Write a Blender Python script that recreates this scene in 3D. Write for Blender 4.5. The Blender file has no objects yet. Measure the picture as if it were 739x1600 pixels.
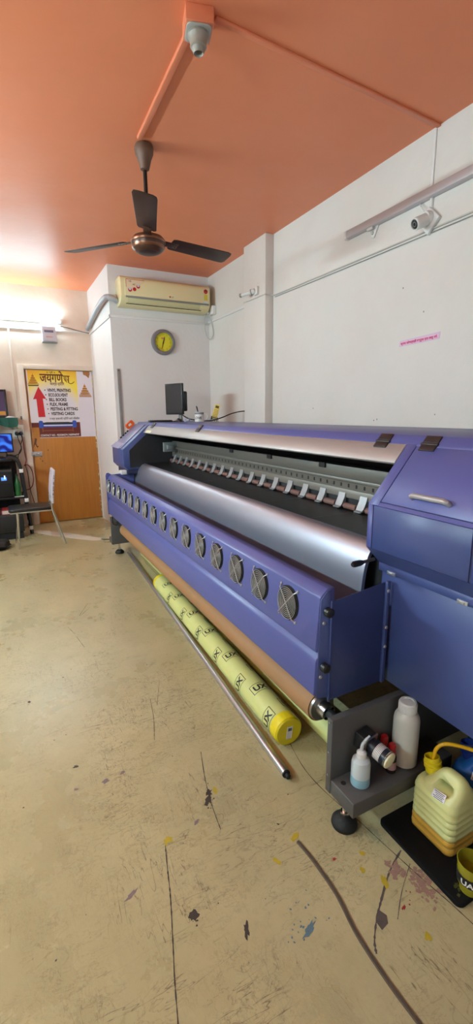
import bpy, bmesh, math, random
from mathutils import Vector, Matrix
random.seed(7)
PI = math.pi
SC = bpy.context.scene
COL = SC.collection

# ------------------------------------------------------------------ helpers
def lin(c):
    out = []
    for v in c:
        v = v / 255.0
        out.append(v / 12.92 if v <= 0.04045 else ((v + 0.055) / 1.055) ** 2.4)
    return tuple(out) + (1.0,)

def base_mat(name):
    m = bpy.data.materials.new(name)
    m.use_nodes = True
    nt = m.node_tree
    return m, nt, nt.nodes['Principled BSDF']

def P(name, rgb, rough=0.5, metal=0.0, var=0.06, scale=12.0, bump=0.0, bscale=60.0, spec=0.5, alpha=1.0, coat=0.0, trans=0.0, sss=0.0):
    """procedural paint / plastic / metal: colour with a little noise variation and optional bump"""
    m, nt, b = base_mat(name)
    N, L = nt.nodes, nt.links
    tc = N.new('ShaderNodeTexCoord')
    nz = N.new('ShaderNodeTexNoise'); nz.inputs['Scale'].default_value = scale; nz.inputs['Detail'].default_value = 5
    L.new(tc.outputs['Object'], nz.inputs['Vector'])
    c = lin(rgb)
    mx = N.new('ShaderNodeMix'); mx.data_type = 'RGBA'
    mx.inputs['A'].default_value = tuple(v * (1 - var) for v in c[:3]) + (1,)
    mx.inputs['B'].default_value = tuple(min(1, v * (1 + var)) for v in c[:3]) + (1,)
    L.new(nz.outputs['Fac'], mx.inputs['Factor'])
    L.new(mx.outputs['Result'], b.inputs['Base Color'])
    b.inputs['Roughness'].default_value = rough
    b.inputs['Metallic'].default_value = metal
    b.inputs['Specular IOR Level'].default_value = spec
    b.inputs['Alpha'].default_value = alpha
    b.inputs['Coat Weight'].default_value = coat
    b.inputs['Transmission Weight'].default_value = trans
    if sss:
        b.inputs['Subsurface Weight'].default_value = sss
        b.inputs['Subsurface Radius'].default_value = (0.05, 0.05, 0.03)
        b.inputs['Subsurface Scale'].default_value = 0.5
    if bump:
        n2 = N.new('ShaderNodeTexNoise'); n2.inputs['Scale'].default_value = bscale; n2.inputs['Detail'].default_value = 4
        L.new(tc.outputs['Object'], n2.inputs['Vector'])
        bp = N.new('ShaderNodeBump'); bp.inputs['Strength'].default_value = bump; bp.inputs['Distance'].default_value = 0.01
        L.new(n2.outputs['Fac'], bp.inputs['Height']); L.new(bp.outputs['Normal'], b.inputs['Normal'])
    return m

def E(name, rgb, strength):
    m, nt, b = base_mat(name)
    c = rgb if len(rgb) == 4 else lin(rgb)
    b.inputs['Base Color'].default_value = c
    b.inputs['Emission Color'].default_value = c
    b.inputs['Emission Strength'].default_value = strength
    return m

class MB:
    """collects shapes (world coordinates) into one bmesh"""
    def __init__(s): s.bm = bmesh.new()
    def faces(s, verts, faces, mi=0):
        vs = [s.bm.verts.new(v) for v in verts]
        for f in faces:
            try:
                fc = s.bm.faces.new([vs[i] for i in f]); fc.material_index = mi
            except ValueError: pass
        return s
    def box(s, x0, x1, y0, y1, z0, z1, mi=0, M=None):
        v = [Vector(p) for p in ((x0,y0,z0),(x1,y0,z0),(x1,y1,z0),(x0,y1,z0),(x0,y0,z1),(x1,y0,z1),(x1,y1,z1),(x0,y1,z1))]
        if M is not None: v = [M @ p for p in v]
        return s.faces(v, [(0,3,2,1),(4,5,6,7),(0,1,5,4),(1,2,6,5),(2,3,7,6),(3,0,4,7)], mi)
    def prism(s, poly, axis, a, b, mi=0, M=None):
        """poly: 2D outline; axis 'X' -> (y,z), 'Y' -> (x,z), 'Z' -> (x,y)"""
        def mk(p, t):
            v = Vector({'X': (t, p[0], p[1]), 'Y': (p[0], t, p[1]), 'Z': (p[0], p[1], t)}[axis])
            return M @ v if M is not None else v
        n = len(poly)
        v = [mk(p, a) for p in poly] + [mk(p, b) for p in poly]
        f = [tuple(range(n)), tuple(range(2*n-1, n-1, -1))] + [(i, i+n, (i+1) % n + n, (i+1) % n) for i in range(n)]
        return s.faces(v, f, mi)
    def tube(s, pts, r, n=10, caps=True, mi=0, closed=False):
        pts = [Vector(p) for p in pts]; k = len(pts)
        rr = r if isinstance(r, (list, tuple)) else [r] * k
        rings = []; up = None
        for i, p in enumerate(pts):
            if closed: t = (pts[(i+1) % k] - pts[i-1]).normalized()
            else: t = (pts[min(i+1, k-1)] - pts[max(i-1, 0)]).normalized()
            if up is None: up = Vector((0,0,1)) if abs(t.z) < .9 else Vector((1,0,0))
            a = (up - t * up.dot(t))
            if a.length < 1e-4: a = t.orthogonal()
            a.normalize(); b = t.cross(a); up = a
            rings.append([s.bm.verts.new(p + (a * math.cos(2*PI*j/n) + b * math.sin(2*PI*j/n)) * rr[i]) for j in range(n)])
        m = k if closed else k - 1
        for i in range(m):
            A, B = rings[i], rings[(i+1) % k]
            for j in range(n):
                f = s.bm.faces.new((A[j], B[j], B[(j+1) % n], A[(j+1) % n])); f.material_index = mi
        if caps and not closed:
            for R, o in ((rings[0], 1), (rings[-1], 0)):
                f = s.bm.faces.new(R if o else R[::-1]); f.material_index = mi
        return s
    def lathe(s, prof, origin=(0,0,0), axis=(0,0,1), n=32, mi=0, cap=True):
        """prof: list of (radius, height along axis)"""
        o = Vector(origin); ax = Vector(axis).normalized()
        a = ax.orthogonal().normalized(); b = ax.cross(a)
        rings = []
        for r, h in prof:
            if r < 1e-6: rings.append([s.bm.verts.new(o + ax * h)])
            else: rings.append([s.bm.verts.new(o + ax*h + (a*math.cos(2*PI*j/n) + b*math.sin(2*PI*j/n))*r) for j in range(n)])
        for A, B in zip(rings, rings[1:]):
            for j in range(n):
                q = [A[j % len(A)], A[(j+1) % len(A)], B[(j+1) % len(B)], B[j % len(B)]]
                u = []
                for v in q:
                    if v not in u: u.append(v)
                if len(u) > 2:
                    try: f = s.bm.faces.new(u); f.material_index = mi
                    except ValueError: pass
        if cap:
            for R in (rings[0], rings[-1]):
                if len(R) > 2:
                    try: f = s.bm.faces.new(R); f.material_index = mi
                    except ValueError: pass
        return s
    def disc(s, c, axis, r, n=24, mi=0):
        return s.lathe([(0, 0), (r, 0)], c, axis, n, mi, cap=False)
    def cyl(s, p0, p1, r, n=20, mi=0):
        d = Vector(p1) - Vector(p0)
        return s.lathe([(0,0),(r, 0), (r, d.length),(0,d.length)], p0, d, n, mi)

ORG = {}
def obj(name, mb, mat, parent=None, bevel=0.0, seg=2, angle=32, subsurf=0, at=None, recalc=True):
    bm = mb.bm if isinstance(mb, MB) else mb
    if recalc: bmesh.ops.recalc_face_normals(bm, faces=bm.faces)
    th = math.radians(angle)
    for f in bm.faces: f.smooth = True
    for e in bm.edges:
        e.smooth = not (len(e.link_faces) == 2 and e.calc_face_angle(0) > th)
    if parent is not None: org = ORG[parent.name]
    elif at is not None: org = Vector(at)
    else:
        xs = [v.co for v in bm.verts]
        lo = Vector([min(c[i] for c in xs) for i in range(3)]); hi = Vector([max(c[i] for c in xs) for i in range(3)])
        org = Vector(((lo.x+hi.x)/2, (lo.y+hi.y)/2, lo.z))
    bmesh.ops.translate(bm, verts=bm.verts, vec=-org)
    me = bpy.data.meshes.new(name)
    bm.to_mesh(me); bm.free()
    o = bpy.data.objects.new(name, me)
    COL.objects.link(o)
    for m in (mat if isinstance(mat, (list, tuple)) else [mat]): me.materials.append(m)
    ORG[o.name] = org
    if parent is None: o.location = org
    else: o.parent = parent
    if bevel:
        b = o.modifiers.new('bevel', 'BEVEL'); b.width = bevel; b.segments = seg; b.limit_method = 'ANGLE'; b.angle_limit = math.radians(40)
        for e in me.edges: e.use_edge_sharp = False
    if subsurf:
        u = o.modifiers.new('sub', 'SUBSURF'); u.levels = subsurf; u.render_levels = subsurf
    return o

def thing(name, label, cat, loc, group=None):
    o = bpy.data.objects.new(name, None); COL.objects.link(o); o.location = loc
    o.empty_display_size = 0.05
    ORG[o.name] = Vector(loc)
    return tag(o, label, cat, group)
def tag(o, label, cat, group=None):
    o['label'] = label; o['category'] = cat
    if group: o['group'] = group
    return o
def struct(name, mb, mat, parent=None, **k):
    o = obj(name, mb, mat, parent, **k)
    if parent is None: o['kind'] = 'structure'
    return o

def text_bm(txt, size, M, align='LEFT', bold=0.0, shear=0.0, maxw=None, cuts=None):
    """flat lettering as a bmesh, laid out by the matrix M (x = reading direction, y = up)"""
    cu = bpy.data.curves.new('lettering', 'FONT'); cu.body = txt; cu.size = size; cu.align_x = align
    cu.offset = bold; cu.shear = shear; cu.resolution_u = 3
    ob = bpy.data.objects.new('lettering', cu); COL.objects.link(ob)
    bpy.context.view_layer.update()
    dg = bpy.context.evaluated_depsgraph_get()
    me = bpy.data.meshes.new_from_object(ob.evaluated_get(dg))
    bm = bmesh.new(); bm.from_mesh(me)
    bpy.data.objects.remove(ob); bpy.data.curves.remove(cu); bpy.data.meshes.remove(me)
    if maxw and bm.verts:
        w = max(v.co.x for v in bm.verts) - min(v.co.x for v in bm.verts)
        x0 = min(v.co.x for v in bm.verts) if align == 'LEFT' else 0
        if w > 0:
            for v in bm.verts: v.co.x = x0 + (v.co.x - x0) * maxw / w
    if cuts:
        for c in cuts:
            bmesh.ops.bisect_plane(bm, geom=bm.verts[:] + bm.edges[:] + bm.faces[:], plane_co=(c, 0, 0), plane_no=(1, 0, 0))
    if M is not None: bmesh.ops.transform(bm, matrix=M, verts=bm.verts)
    for f in bm.faces: f.material_index = 0
    return bm
def merge(mb, bm2, mi=0):
    me = bpy.data.meshes.new('tmp'); bm2.to_mesh(me); bm2.free()
    n = len(mb.bm.faces)
    mb.bm.from_mesh(me); bpy.data.meshes.remove(me)
    mb.bm.faces.ensure_lookup_table()
    for i in range(n, len(mb.bm.faces)): mb.bm.faces[i].material_index = mi
    return mb
def frame(o, x, y):
    x = Vector(x).normalized(); y = Vector(y).normalized(); z = x.cross(y)
    return Matrix(((x.x, y.x, z.x, o[0]), (x.y, y.y, z.y, o[1]), (x.z, y.z, z.z, o[2]), (0, 0, 0, 1)))
def bez(p0, p1, p2, p3, n=16):
    p0, p1, p2, p3 = map(Vector, (p0, p1, p2, p3)); out = []
    for i in range(n + 1):
        t = i / n; u = 1 - t
        out.append(p0*u**3 + p1*3*u*u*t + p2*3*u*t*t + p3*t**3)
    return out
def spline(pts, n=6):
    pts = [Vector(p) for p in pts]; out = []
    for i in range(len(pts) - 1):
        p0 = pts[max(i-1, 0)]; p1 = pts[i]; p2 = pts[i+1]; p3 = pts[min(i+2, len(pts)-1)]
        for k in range(n):
            t = k / n
            out.append(0.5*((2*p1) + (p2-p0)*t + (2*p0-5*p1+4*p2-p3)*t*t + (3*p1-p0-3*p2+p3)*t**3))
    out.append(pts[-1]); return out
def copy_tree(o, parent=None, loc=None):
    c = o.copy(); COL.objects.link(c); ORG[c.name] = ORG[o.name]
    if parent is not None: c.parent = parent
    if loc is not None: c.location = loc
    for ch in list(o.children): copy_tree(ch, c)
    return c
def rrect(x0, x1, y0, y1, r, n=5):
    out = []
    for cx, cy, a0 in ((x1-r, y1-r, 0), (x0+r, y1-r, 90), (x0+r, y0+r, 180), (x1-r, y0+r, 270)):
        for k in range(n + 1):
            a = math.radians(a0 + 90*k/n); out.append((cx + r*math.cos(a), cy + r*math.sin(a)))
    return out

# ------------------------------------------------------------------ materials
def wall_mat(name, rgb, stain, amt):
    m, nt, b = base_mat(name); N, L = nt.nodes, nt.links
    tc = N.new('ShaderNodeTexCoord')
    n1 = N.new('ShaderNodeTexNoise'); n1.inputs['Scale'].default_value = 1.6; n1.inputs['Detail'].default_value = 7; n1.inputs['Roughness'].default_value = .65
    n2 = N.new('ShaderNodeTexNoise'); n2.inputs['Scale'].default_value = 30; n2.inputs['Detail'].default_value = 4
    n3 = N.new('ShaderNodeTexNoise'); n3.inputs['Scale'].default_value = 6; n3.inputs['Detail'].default_value = 10; n3.inputs['Roughness'].default_value = .7
    for n in (n1, n2, n3): L.new(tc.outputs['Object'], n.inputs['Vector'])
    r1 = N.new('ShaderNodeValToRGB'); r1.color_ramp.elements[0].position = .4; r1.color_ramp.elements[1].position = .75
    L.new(n1.outputs['Fac'], r1.inputs['Fac'])
    r3 = N.new('ShaderNodeValToRGB'); r3.color_ramp.elements[0].position = .70; r3.color_ramp.elements[1].position = .78
    L.new(n3.outputs['Fac'], r3.inputs['Fac'])
    mx = N.new('ShaderNodeMix'); mx.data_type = 'RGBA'; mx.inputs['A'].default_value = lin(rgb); mx.inputs['B'].default_value = lin(stain)
    mu = N.new('ShaderNodeMath'); mu.operation = 'MULTIPLY'; mu.inputs[1].default_value = amt
    L.new(r1.outputs['Color'], mu.inputs[0])
    ad = N.new('ShaderNodeMath'); ad.operation = 'MULTIPLY_ADD'; ad.inputs[1].default_value = amt * .9; ad.use_clamp = True
    L.new(r3.outputs['Color'], ad.inputs[0]); L.new(mu.outputs[0], ad.inputs[2])
    L.new(ad.outputs[0], mx.inputs['Factor']); L.new(mx.outputs['Result'], b.inputs['Base Color'])
    b.inputs['Roughness'].default_value = .6
    bp = N.new('ShaderNodeBump'); bp.inputs['Strength'].default_value = .15; bp.inputs['Distance'].default_value = .01
    L.new(n2.outputs['Fac'], bp.inputs['Height']); L.new(bp.outputs['Normal'], b.inputs['Normal'])
    return m

def ceiling_mat():
    m, nt, b = base_mat('terracotta_paint'); N, L = nt.nodes, nt.links
    tc = N.new('ShaderNodeTexCoord')
    n1 = N.new('ShaderNodeTexNoise'); n1.inputs['Scale'].default_value = 2.2; n1.inputs['Detail'].default_value = 8; n1.inputs['Roughness'].default_value = .6
    n2 = N.new('ShaderNodeTexNoise'); n2.inputs['Scale'].default_value = 3.0; n2.inputs['Detail'].default_value = 3
    for n in (n1, n2): L.new(tc.outputs['Object'], n.inputs['Vector'])
    mx = N.new('ShaderNodeMix'); mx.data_type = 'RGBA'; mx.inputs['A'].default_value = lin((226, 130, 90)); mx.inputs['B'].default_value = lin((234, 143, 103))
    L.new(n1.outputs['Fac'], mx.inputs['Factor']); L.new(mx.outputs['Result'], b.inputs['Base Color'])
    b.inputs['Roughness'].default_value = .40; b.inputs['Specular IOR Level'].default_value = .32
    bp = N.new('ShaderNodeBump'); bp.inputs['Strength'].default_value = .25; bp.inputs['Distance'].default_value = .03
    L.new(n2.outputs['Fac'], bp.inputs['Height']); L.new(bp.outputs['Normal'], b.inputs['Normal'])
    return m

def floor_mat():
    m, nt, b = base_mat('beige_vinyl'); N, L = nt.nodes, nt.links
    tc = N.new('ShaderNodeTexCoord')
    def noise(scale, detail=6, rough=.6, sc=(1,1,1), rot=0, dist=0):
        mp = N.new('ShaderNodeMapping'); mp.inputs['Scale'].default_value = sc; mp.inputs['Rotation'].default_value = (0, 0, rot)
        n = N.new('ShaderNodeTexNoise'); n.inputs['Scale'].default_value = scale; n.inputs['Detail'].default_value = detail
        n.inputs['Roughness'].default_value = rough; n.inputs['Distortion'].default_value = dist
        L.new(tc.outputs['Object'], mp.inputs['Vector']); L.new(mp.outputs['Vector'], n.inputs['Vector']); return n.outputs['Fac']
    def ramp(src, a, c0, e, c1):
        r = N.new('ShaderNodeValToRGB'); r.color_ramp.elements[0].position = a; r.color_ramp.elements[0].color = (c0,)*3 + (1,)
        r.color_ramp.elements[1].position = e; r.color_ramp.elements[1].color = (c1,)*3 + (1,); L.new(src, r.inputs['Fac']); return r.outputs['Color']
    def math_(op, a, bb, clamp=False):
        n = N.new('ShaderNodeMath'); n.operation = op; n.use_clamp = clamp
        for i, v in enumerate((a, bb)):
            if isinstance(v, (int, float)): n.inputs[i].default_value = v
            else: L.new(v, n.inputs[i])
        return n.outputs[0]
    def lines(src, w):
        d = math_('ABSOLUTE', math_('SUBTRACT', src, .5), 0)
        return ramp(d, 0.0, 1.0, w, 0.0)
    mott = noise(2.0, 8, .65)
    fine = noise(45, 5, .7)
    col = N.new('ShaderNodeMix'); col.data_type = 'RGBA'
    col.inputs['A'].default_value = lin((166, 154, 114)); col.inputs['B'].default_value = lin((184, 172, 131))
    L.new(ramp(mott, .35, 0, .65, 1), col.inputs['Factor'])
    # hairline scratches in several directions, broken up by masks
    s1 = math_('MULTIPLY', lines(noise(3.2, 3, .5, (1, 7, 1), .35, .4), .006), ramp(noise(2.6, 2), .48, 0, .62, 1))
    s2 = math_('MULTIPLY', lines(noise(4.2, 3, .5, (8, 1, 1), -.2, .5), .007), ramp(noise(3.4, 2), .5, 0, .62, 1))
    s3 = math_('MULTIPLY', lines(noise(14, 4, .6, (1, 2.2, 1), 1.1, .8), .020), ramp(noise(5, 3), .42, 0, .6, 1))
    s4 = math_('MULTIPLY', lines(noise(30, 4, .6, (2.4, 1, 1), .6, 1.2), .03), ramp(noise(7, 3), .42, 0, .64, 1))
    sc = math_('ADD', math_('ADD', s1, s2), math_('ADD', math_('MULTIPLY', s3, .55), math_('MULTIPLY', s4, .45)), True)
    spots = ramp(noise(70, 3, .6), .73, 0, .76, 1)
    smud = math_('MULTIPLY', ramp(fine, .5, 0, .8, 1), ramp(mott, .4, 0, .7, 1))
    dark = N.new('ShaderNodeMix'); dark.data_type = 'RGBA'; dark.inputs['B'].default_value = lin((84, 74, 56))
    L.new(col.outputs['Result'], dark.inputs['A'])
    f = math_('ADD', math_('MULTIPLY', sc, .74), math_('ADD', math_('MULTIPLY', spots, .35), math_('MULTIPLY', smud, .35)), True)
    L.new(f, dark.inputs['Factor']); L.new(dark.outputs['Result'], b.inputs['Base Color'])
    rr = N.new('ShaderNodeMapRange'); rr.inputs['To Min'].default_value = .18; rr.inputs['To Max'].default_value = .40
    L.new(mott, rr.inputs['Value']); L.new(rr.outputs['Result'], b.inputs['Roughness'])
    b.inputs['Specular IOR Level'].default_value = .45
    bp = N.new('ShaderNodeBump'); bp.inputs['Strength'].default_value = .08; bp.inputs['Distance'].default_value = .01
    L.new(fine, bp.inputs['Height']); L.new(bp.outputs['Normal'], b.inputs['Normal'])
    return m

def wood_mat():
    m, nt, b = base_mat('brown_plywood'); N, L = nt.nodes, nt.links
    tc = N.new('ShaderNodeTexCoord')
    mp = N.new('ShaderNodeMapping'); mp.inputs['Scale'].default_value = (14, 14, 1.2)
    n1 = N.new('ShaderNodeTexNoise'); n1.inputs['Scale'].default_value = 2.2; n1.inputs['Detail'].default_value = 8; n1.inputs['Distortion'].default_value = .8
    L.new(tc.outputs['Object'], mp.inputs['Vector']); L.new(mp.outputs['Vector'], n1.inputs['Vector'])
    mx = N.new('ShaderNodeMix'); mx.data_type = 'RGBA'; mx.inputs['A'].default_value = lin((166, 102, 36)); mx.inputs['B'].default_value = lin((198, 132, 54))
    L.new(n1.outputs['Fac'], mx.inputs['Factor']); L.new(mx.outputs['Result'], b.inputs['Base Color'])
    b.inputs['Roughness'].default_value = .45
    return m

def brushed(name, rgb, rough=.35, vec=(60, 1, 60), metal=.9):
    m, nt, b = base_mat(name); N, L = nt.nodes, nt.links
    tc = N.new('ShaderNodeTexCoord'); mp = N.new('ShaderNodeMapping'); mp.inputs['Scale'].default_value = vec
    n1 = N.new('ShaderNodeTexNoise'); n1.inputs['Scale'].default_value = 6; n1.inputs['Detail'].default_value = 6
    L.new(tc.outputs['Object'], mp.inputs['Vector']); L.new(mp.outputs['Vector'], n1.inputs['Vector'])
    c = lin(rgb); mx = N.new('ShaderNodeMix'); mx.data_type = 'RGBA'
    mx.inputs['A'].default_value = tuple(v*.94 for v in c[:3]) + (1,); mx.inputs['B'].default_value = tuple(min(1, v*1.05) for v in c[:3]) + (1,)
    L.new(n1.outputs['Fac'], mx.inputs['Factor']); L.new(mx.outputs['Result'], b.inputs['Base Color'])
    b.inputs['Metallic'].default_value = metal; b.inputs['Roughness'].default_value = rough
    return m

M_wall = wall_mat('white_wall_paint', (222, 218, 212), (208, 199, 189), .45)
M_wall_tinted = wall_mat('aged_bounce_tinted_paint', (224, 209, 194), (190, 166, 142), .5)  # peach base carries light bounced off the ceiling; the blotches are stains
M_side = wall_mat('clean_white_paint', (226, 222, 220), (212, 203, 196), .3)
M_ceil = ceiling_mat()
M_floor = floor_mat()
M_wood = wood_mat()
M_blue = P('blue_powder_coat', (66, 78, 128), .40, 0, .03, 3, .02, 260, .5)
M_blue2 = P('blue_violet_powder_coat', (86, 92, 152), .38, 0, .03, 3, .02, 260, .5)
M_navy = P('navy_inner_paint', (42, 46, 80), .5, 0, .05)
M_gray = P('grey_lid_paint', (176, 172, 170), .42, .35, .03, 5)
M_film = brushed('satin_silver_apron', (176, 178, 190), .42, (2, .3, 2), .85)
M_bed = P('black_bed', (18, 18, 21), .38, 0, .15, 30, .03, 90)
M_dark = P('dark_interior', (34, 33, 36), .6, 0, .1)
M_rail = brushed('grey_beige_rail', (112, 104, 95), .5, (60, 1, 60), .4)
M_rail2 = brushed('light_rail_edge', (138, 131, 122), .45, (60, 1, 60), .5)
M_steel = brushed('steel', (185, 182, 178), .28, (40, 40, 4), 1.0)
M_grille = P('fan_guard_wire', (172, 172, 170), .35, .4, .05)
M_rotor = P('fan_rotor', (40, 39, 40), .5, 0, .1)
M_chrome = P('chrome', (205, 203, 200), .16, 1.0, .04)
M_clip = brushed('bright_aluminium', (176, 176, 178), .4, (40, 40, 10), .6)
M_pink = P('brown_pink_rubber_roller', (124, 88, 78), .6, 0, .08)
M_stand = P('grey_stand_paint', (84, 82, 80), .5, .15, .06, 8, .05, 120)
M_black = P('black_plastic', (22, 22, 23), .42, 0, .1, 20)
M_blackm = P('matt_black', (16, 15, 16), .7, 0, .15, 20, .1, 80)
M_hinge = P('dark_brown_plastic', (40, 30, 31), .45, 0, .1)
M_kraft = P('kraft_paper', (158, 116, 76), .62, 0, .06, 25, .04, 200)
M_yroll = P('pale_yellow_green_film', (206, 208, 132), .48, 0, .07, 8, .12, 18)
M_ytape = P('yellow_tape', (226, 204, 32), .36, 0, .08, 15, .25, 22)
M_print = P('black_print', (24, 26, 20), .55, 0, .1)
M_white = P('white_plastic', (226, 224, 220), .4, 0, .03)
M_offw = P('ivory_plastic', (232, 224, 184), .38, 0, .03)
M_cream = P('cream_plastic', (228, 213, 164), .34, 0, .03, 3)
M_acgray = P('grey_strip', (140, 140, 138), .4, .2, .04)
M_acin = P('darker_cream_plastic', (205, 196, 150), .45, 0, .04)  # slightly darker cream for the louvre
M_brown = P('brown_fan_enamel', (78, 52, 40), .32, .3, .06, 14)
M_brown2 = P('copper_band', (132, 84, 60), .3, .6, .06)
M_fanbl = P('dark_brown_blade', (58, 38, 32), .4, .1, .08, 10)
M_rod = P('black_rod', (24, 20, 20), .4, .2, .1)
M_casing = P('terracotta_casing', (222, 128, 92), .4, 0, .05)
M_duct = P('grey_foil_duct', (172, 172, 176), .5, .15, .12, 40, .35, 90)
M_cable = P('grey_white_cable', (200, 194, 186), .5, 0, .06)
M_blackc = P('black_cable', (20, 18, 18), .5, 0, .1)
M_redc = P('red_cable', (128, 30, 34), .5, 0, .1)
M_paper = P('white_paper', (232, 228, 230), .7, 0, .03, 10, .1, 20)
M_red = P('red_print', (196, 32, 40), .5, 0, .04)
M_lilac = P('white_lilac_sheet', (222, 214, 224), .5, 0, .03, 4, .05, 6)
M_maroon = P('maroon_print', (104, 34, 26), .5, 0, .08)
M_gold = P('gold_brown_print', (176, 112, 24), .5, 0, .15, 60)
M_bluepr = P('blue_print', (40, 66, 160), .4, 0, .06)
M_silverp = P('silver_print', (206, 212, 226), .4, 0, .06)
M_orange = P('orange_plastic', (228, 96, 30), .4, 0, .06)
M_green = P('green_cloth', (18, 78, 66), .75, 0, .12, 20, .2, 40)
M_handle = brushed('zinc_handle', (176, 172, 172), .45, (40, 4, 40), .45)
M_latch = P('zinc_latch', (200, 198, 196), .35, .8, .05)

# ------------------------------------------------------------------ light levels
TUBE = 105.0; TUBE2 = 700.0; TUBE3 = 370.0; SCREEN = 1.0; WORLD = 0.5; EXPO = 0.1
COOL = (0.665, 0.94, 1.04, 1)

# ------------------------------------------------------------------ camera
cam = bpy.data.cameras.new('camera'); camo = bpy.data.objects.new('camera', cam); COL.objects.link(camo)
F_PX, PITCH, YAW, ROLL = 703.0, 0.21667233, 0.47385494, 0.00951102
fwd = Vector((math.sin(YAW)*math.cos(PITCH), math.cos(YAW)*math.cos(PITCH), -math.sin(PITCH)))
rgt = Vector((math.cos(YAW), -math.sin(YAW), 0)); dwn = fwd.cross(rgt)
r2 = rgt*math.cos(ROLL) + dwn*math.sin(ROLL); d2 = -rgt*math.sin(ROLL) + dwn*math.cos(ROLL)
camo.matrix_world = Matrix(((r2.x, -d2.x, -fwd.x, 0), (r2.y, -d2.y, -fwd.y, 0), (r2.z, -d2.z, -fwd.z, 1.42), (0, 0, 0, 1)))
cam.sensor_fit = 'VERTICAL'; cam.sensor_height = 32.0; cam.sensor_width = 32.0 * 739 / 1600
cam.lens = F_PX / 1600 * 32.0; cam.clip_start = 0.05; cam.clip_end = 100
SC.camera = camo

# ------------------------------------------------------------------ room
H = 2.949; XR = 2.31; XL = -1.9; YB = 5.17; YD = 6.38; XS = 1.16; Y0 = -2.2
fl = struct('floor', MB().box(XL-.1, XR+.1, Y0, YD+.1, -.08, 0), M_floor)
cl = struct('ceiling', MB().box(XL-.1, XR+.1, Y0, YD+.1, H, H+.1), M_ceil)
struct('wall_right', MB().box(XR, XR+.1, Y0, YB, 0, H), M_wall)
struct('wall_back', MB().prism([(XS, YB), (XR+.1, YB), (XR+.1, YD+.1), (XS, YD+.1)], 'Z', 0, H), M_side)
struct('wall_left', MB().box(XL-.1, XL, Y0, YD+.1, 0, H), M_wall)
DX0, DX1, DZ = .338, 1.148, 1.972
struct('wall_front', MB().box(XL, DX0-.085, YD, YD+.1, 0, H).box(DX0-.085, XS, YD, YD+.1, DZ+.055, H).box(DX1, XS, YD, YD+.1, 0, DZ+.055), M_wall_tinted)
struct('pillar', MB().box(2.225, XR, 3.735, 4.14, 0, H), M_wall, bevel=.004)
# door with frame
dr = struct('door_1', MB().box(DX0, DX1-.006, YD+.012, YD+.05, .008, DZ), M_wood, bevel=.002)
obj('door_frame', MB().box(DX0-.085, DX0-.012, YD-.022, YD+.1, 0, DZ+.06).box(DX0-.012, XS, YD-.022, YD+.1, DZ+.005, DZ+.06)
    .box(DX0-.012, DX0, YD+.03, YD+.1, 0, DZ+.005), M_wall_tinted, dr, bevel=.003)
obj('gap_backing', MB().box(DX0-.02, XS, YD+.06, YD+.095, 0, DZ+.02), M_blackm, dr)
# chipped pale edge of the door
mb = MB()
for i in range(26):
    z = .1 + i*.072 + random.uniform(-.02, .02); w = random.uniform(.003, .012); hh = random.uniform(.012, .05)
    if random.random() < .6: mb.box(DX1-.006-w, DX1-.003, YD+.008, YD+.012, z, z+hh)
obj('chipped_edge', mb, M_offw, dr)
bo = obj('bolt_latch', MB().box(.335, .445, YD-.001, YD+.012, .895, .955).box(.31, .335, YD-.030, YD-.022, .90, .95), M_handle, dr, bevel=.002)
obj('bolt_bar', MB().cyl((.30, YD-.012, .925), (.42, YD-.012, .925), .007).box(.36, .372, YD-.022, YD+.0, .915, .935).box(.40, .412, YD-.022, YD+.0, .915, .935), M_chrome, bo)
mb = MB()
for x, z in ((.40, 1.02), (.415, .86), (.47, .80), (.52, .97), (.43, .89), (.44, .83)): mb.disc((x, YD+.0115, z), (0, -1, 0), random.uniform(.004, .009))
obj('screw_hole', mb, M_blackm, dr)
obj('torn_veneer', MB().prism([(.345, 1.0), (.375, 1.13), (.40, 1.12), (.385, 1.06), (.40, .99), (.37, 1.05)], 'Y', YD+.006, YD+.0118), P('torn_veneer', (88, 52, 28), .7), dr)

# floor marks with a shape of their own
def blob(c, rx, ry, rot, n=14, jag=.35):
    out = []
    for i in range(n):
        a = 2*PI*i/n; k = 1 + random.uniform(-jag, jag)
        x, y = rx*k*math.cos(a), ry*k*math.sin(a)
        out.append((c[0] + x*math.cos(rot) - y*math.sin(rot), c[1] + x*math.sin(rot) + y*math.cos(rot)))
    return out
def stroke(pts, w):
    L, R = [], []
    for i, p in enumerate(pts):
        a = Vector(pts[max(i-1, 0)]); b = Vector(pts[min(i+1, len(pts)-1)])
        d = (b-a).normalized(); nrm = Vector((-d.y, d.x)); k = w*random.uniform(.35, 1)
        L.append(Vector(p) + nrm*k); R.append(Vector(p) - nrm*k)
    return [tuple(p) for p in L + R[::-1]]
def stain(name, polys, mat, z=.0006):
    mb = MB()
    for i, p in enumerate(polys): mb.prism(p, 'Z', 0.0001, z + i*.000006)
    return obj(name, mb, mat, fl)
def scatter(c, s, n, r, rot=0, asp=1):
    out = []
    for i in range(n):
        u, v = random.gauss(0, s*asp), random.gauss(0, s)
        p = (c[0] + u*math.cos(rot) - v*math.sin(rot), c[1] + u*math.sin(rot) + v*math.cos(rot))
        k = random.uniform(.4, 1)*r
        out.append(blob(p, k, k*random.uniform(.5, 1), random.uniform(0, 3), 8))
    return out
M_st_y = P('yellow_ink_stain', (176, 154, 44), .5, 0, .2, 80)
M_st_k = P('black_stain', (58, 48, 40), .6, 0, .35, 80)
M_st_v = P('violet_stain', (122, 104, 102), .6, 0, .2, 80)
M_st_b = P('blue_ink_stain', (92, 116, 126), .55, 0, .3, 80)
M_st_m = P('magenta_wash', (150, 118, 104), .55, 0, .2, 80)
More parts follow.
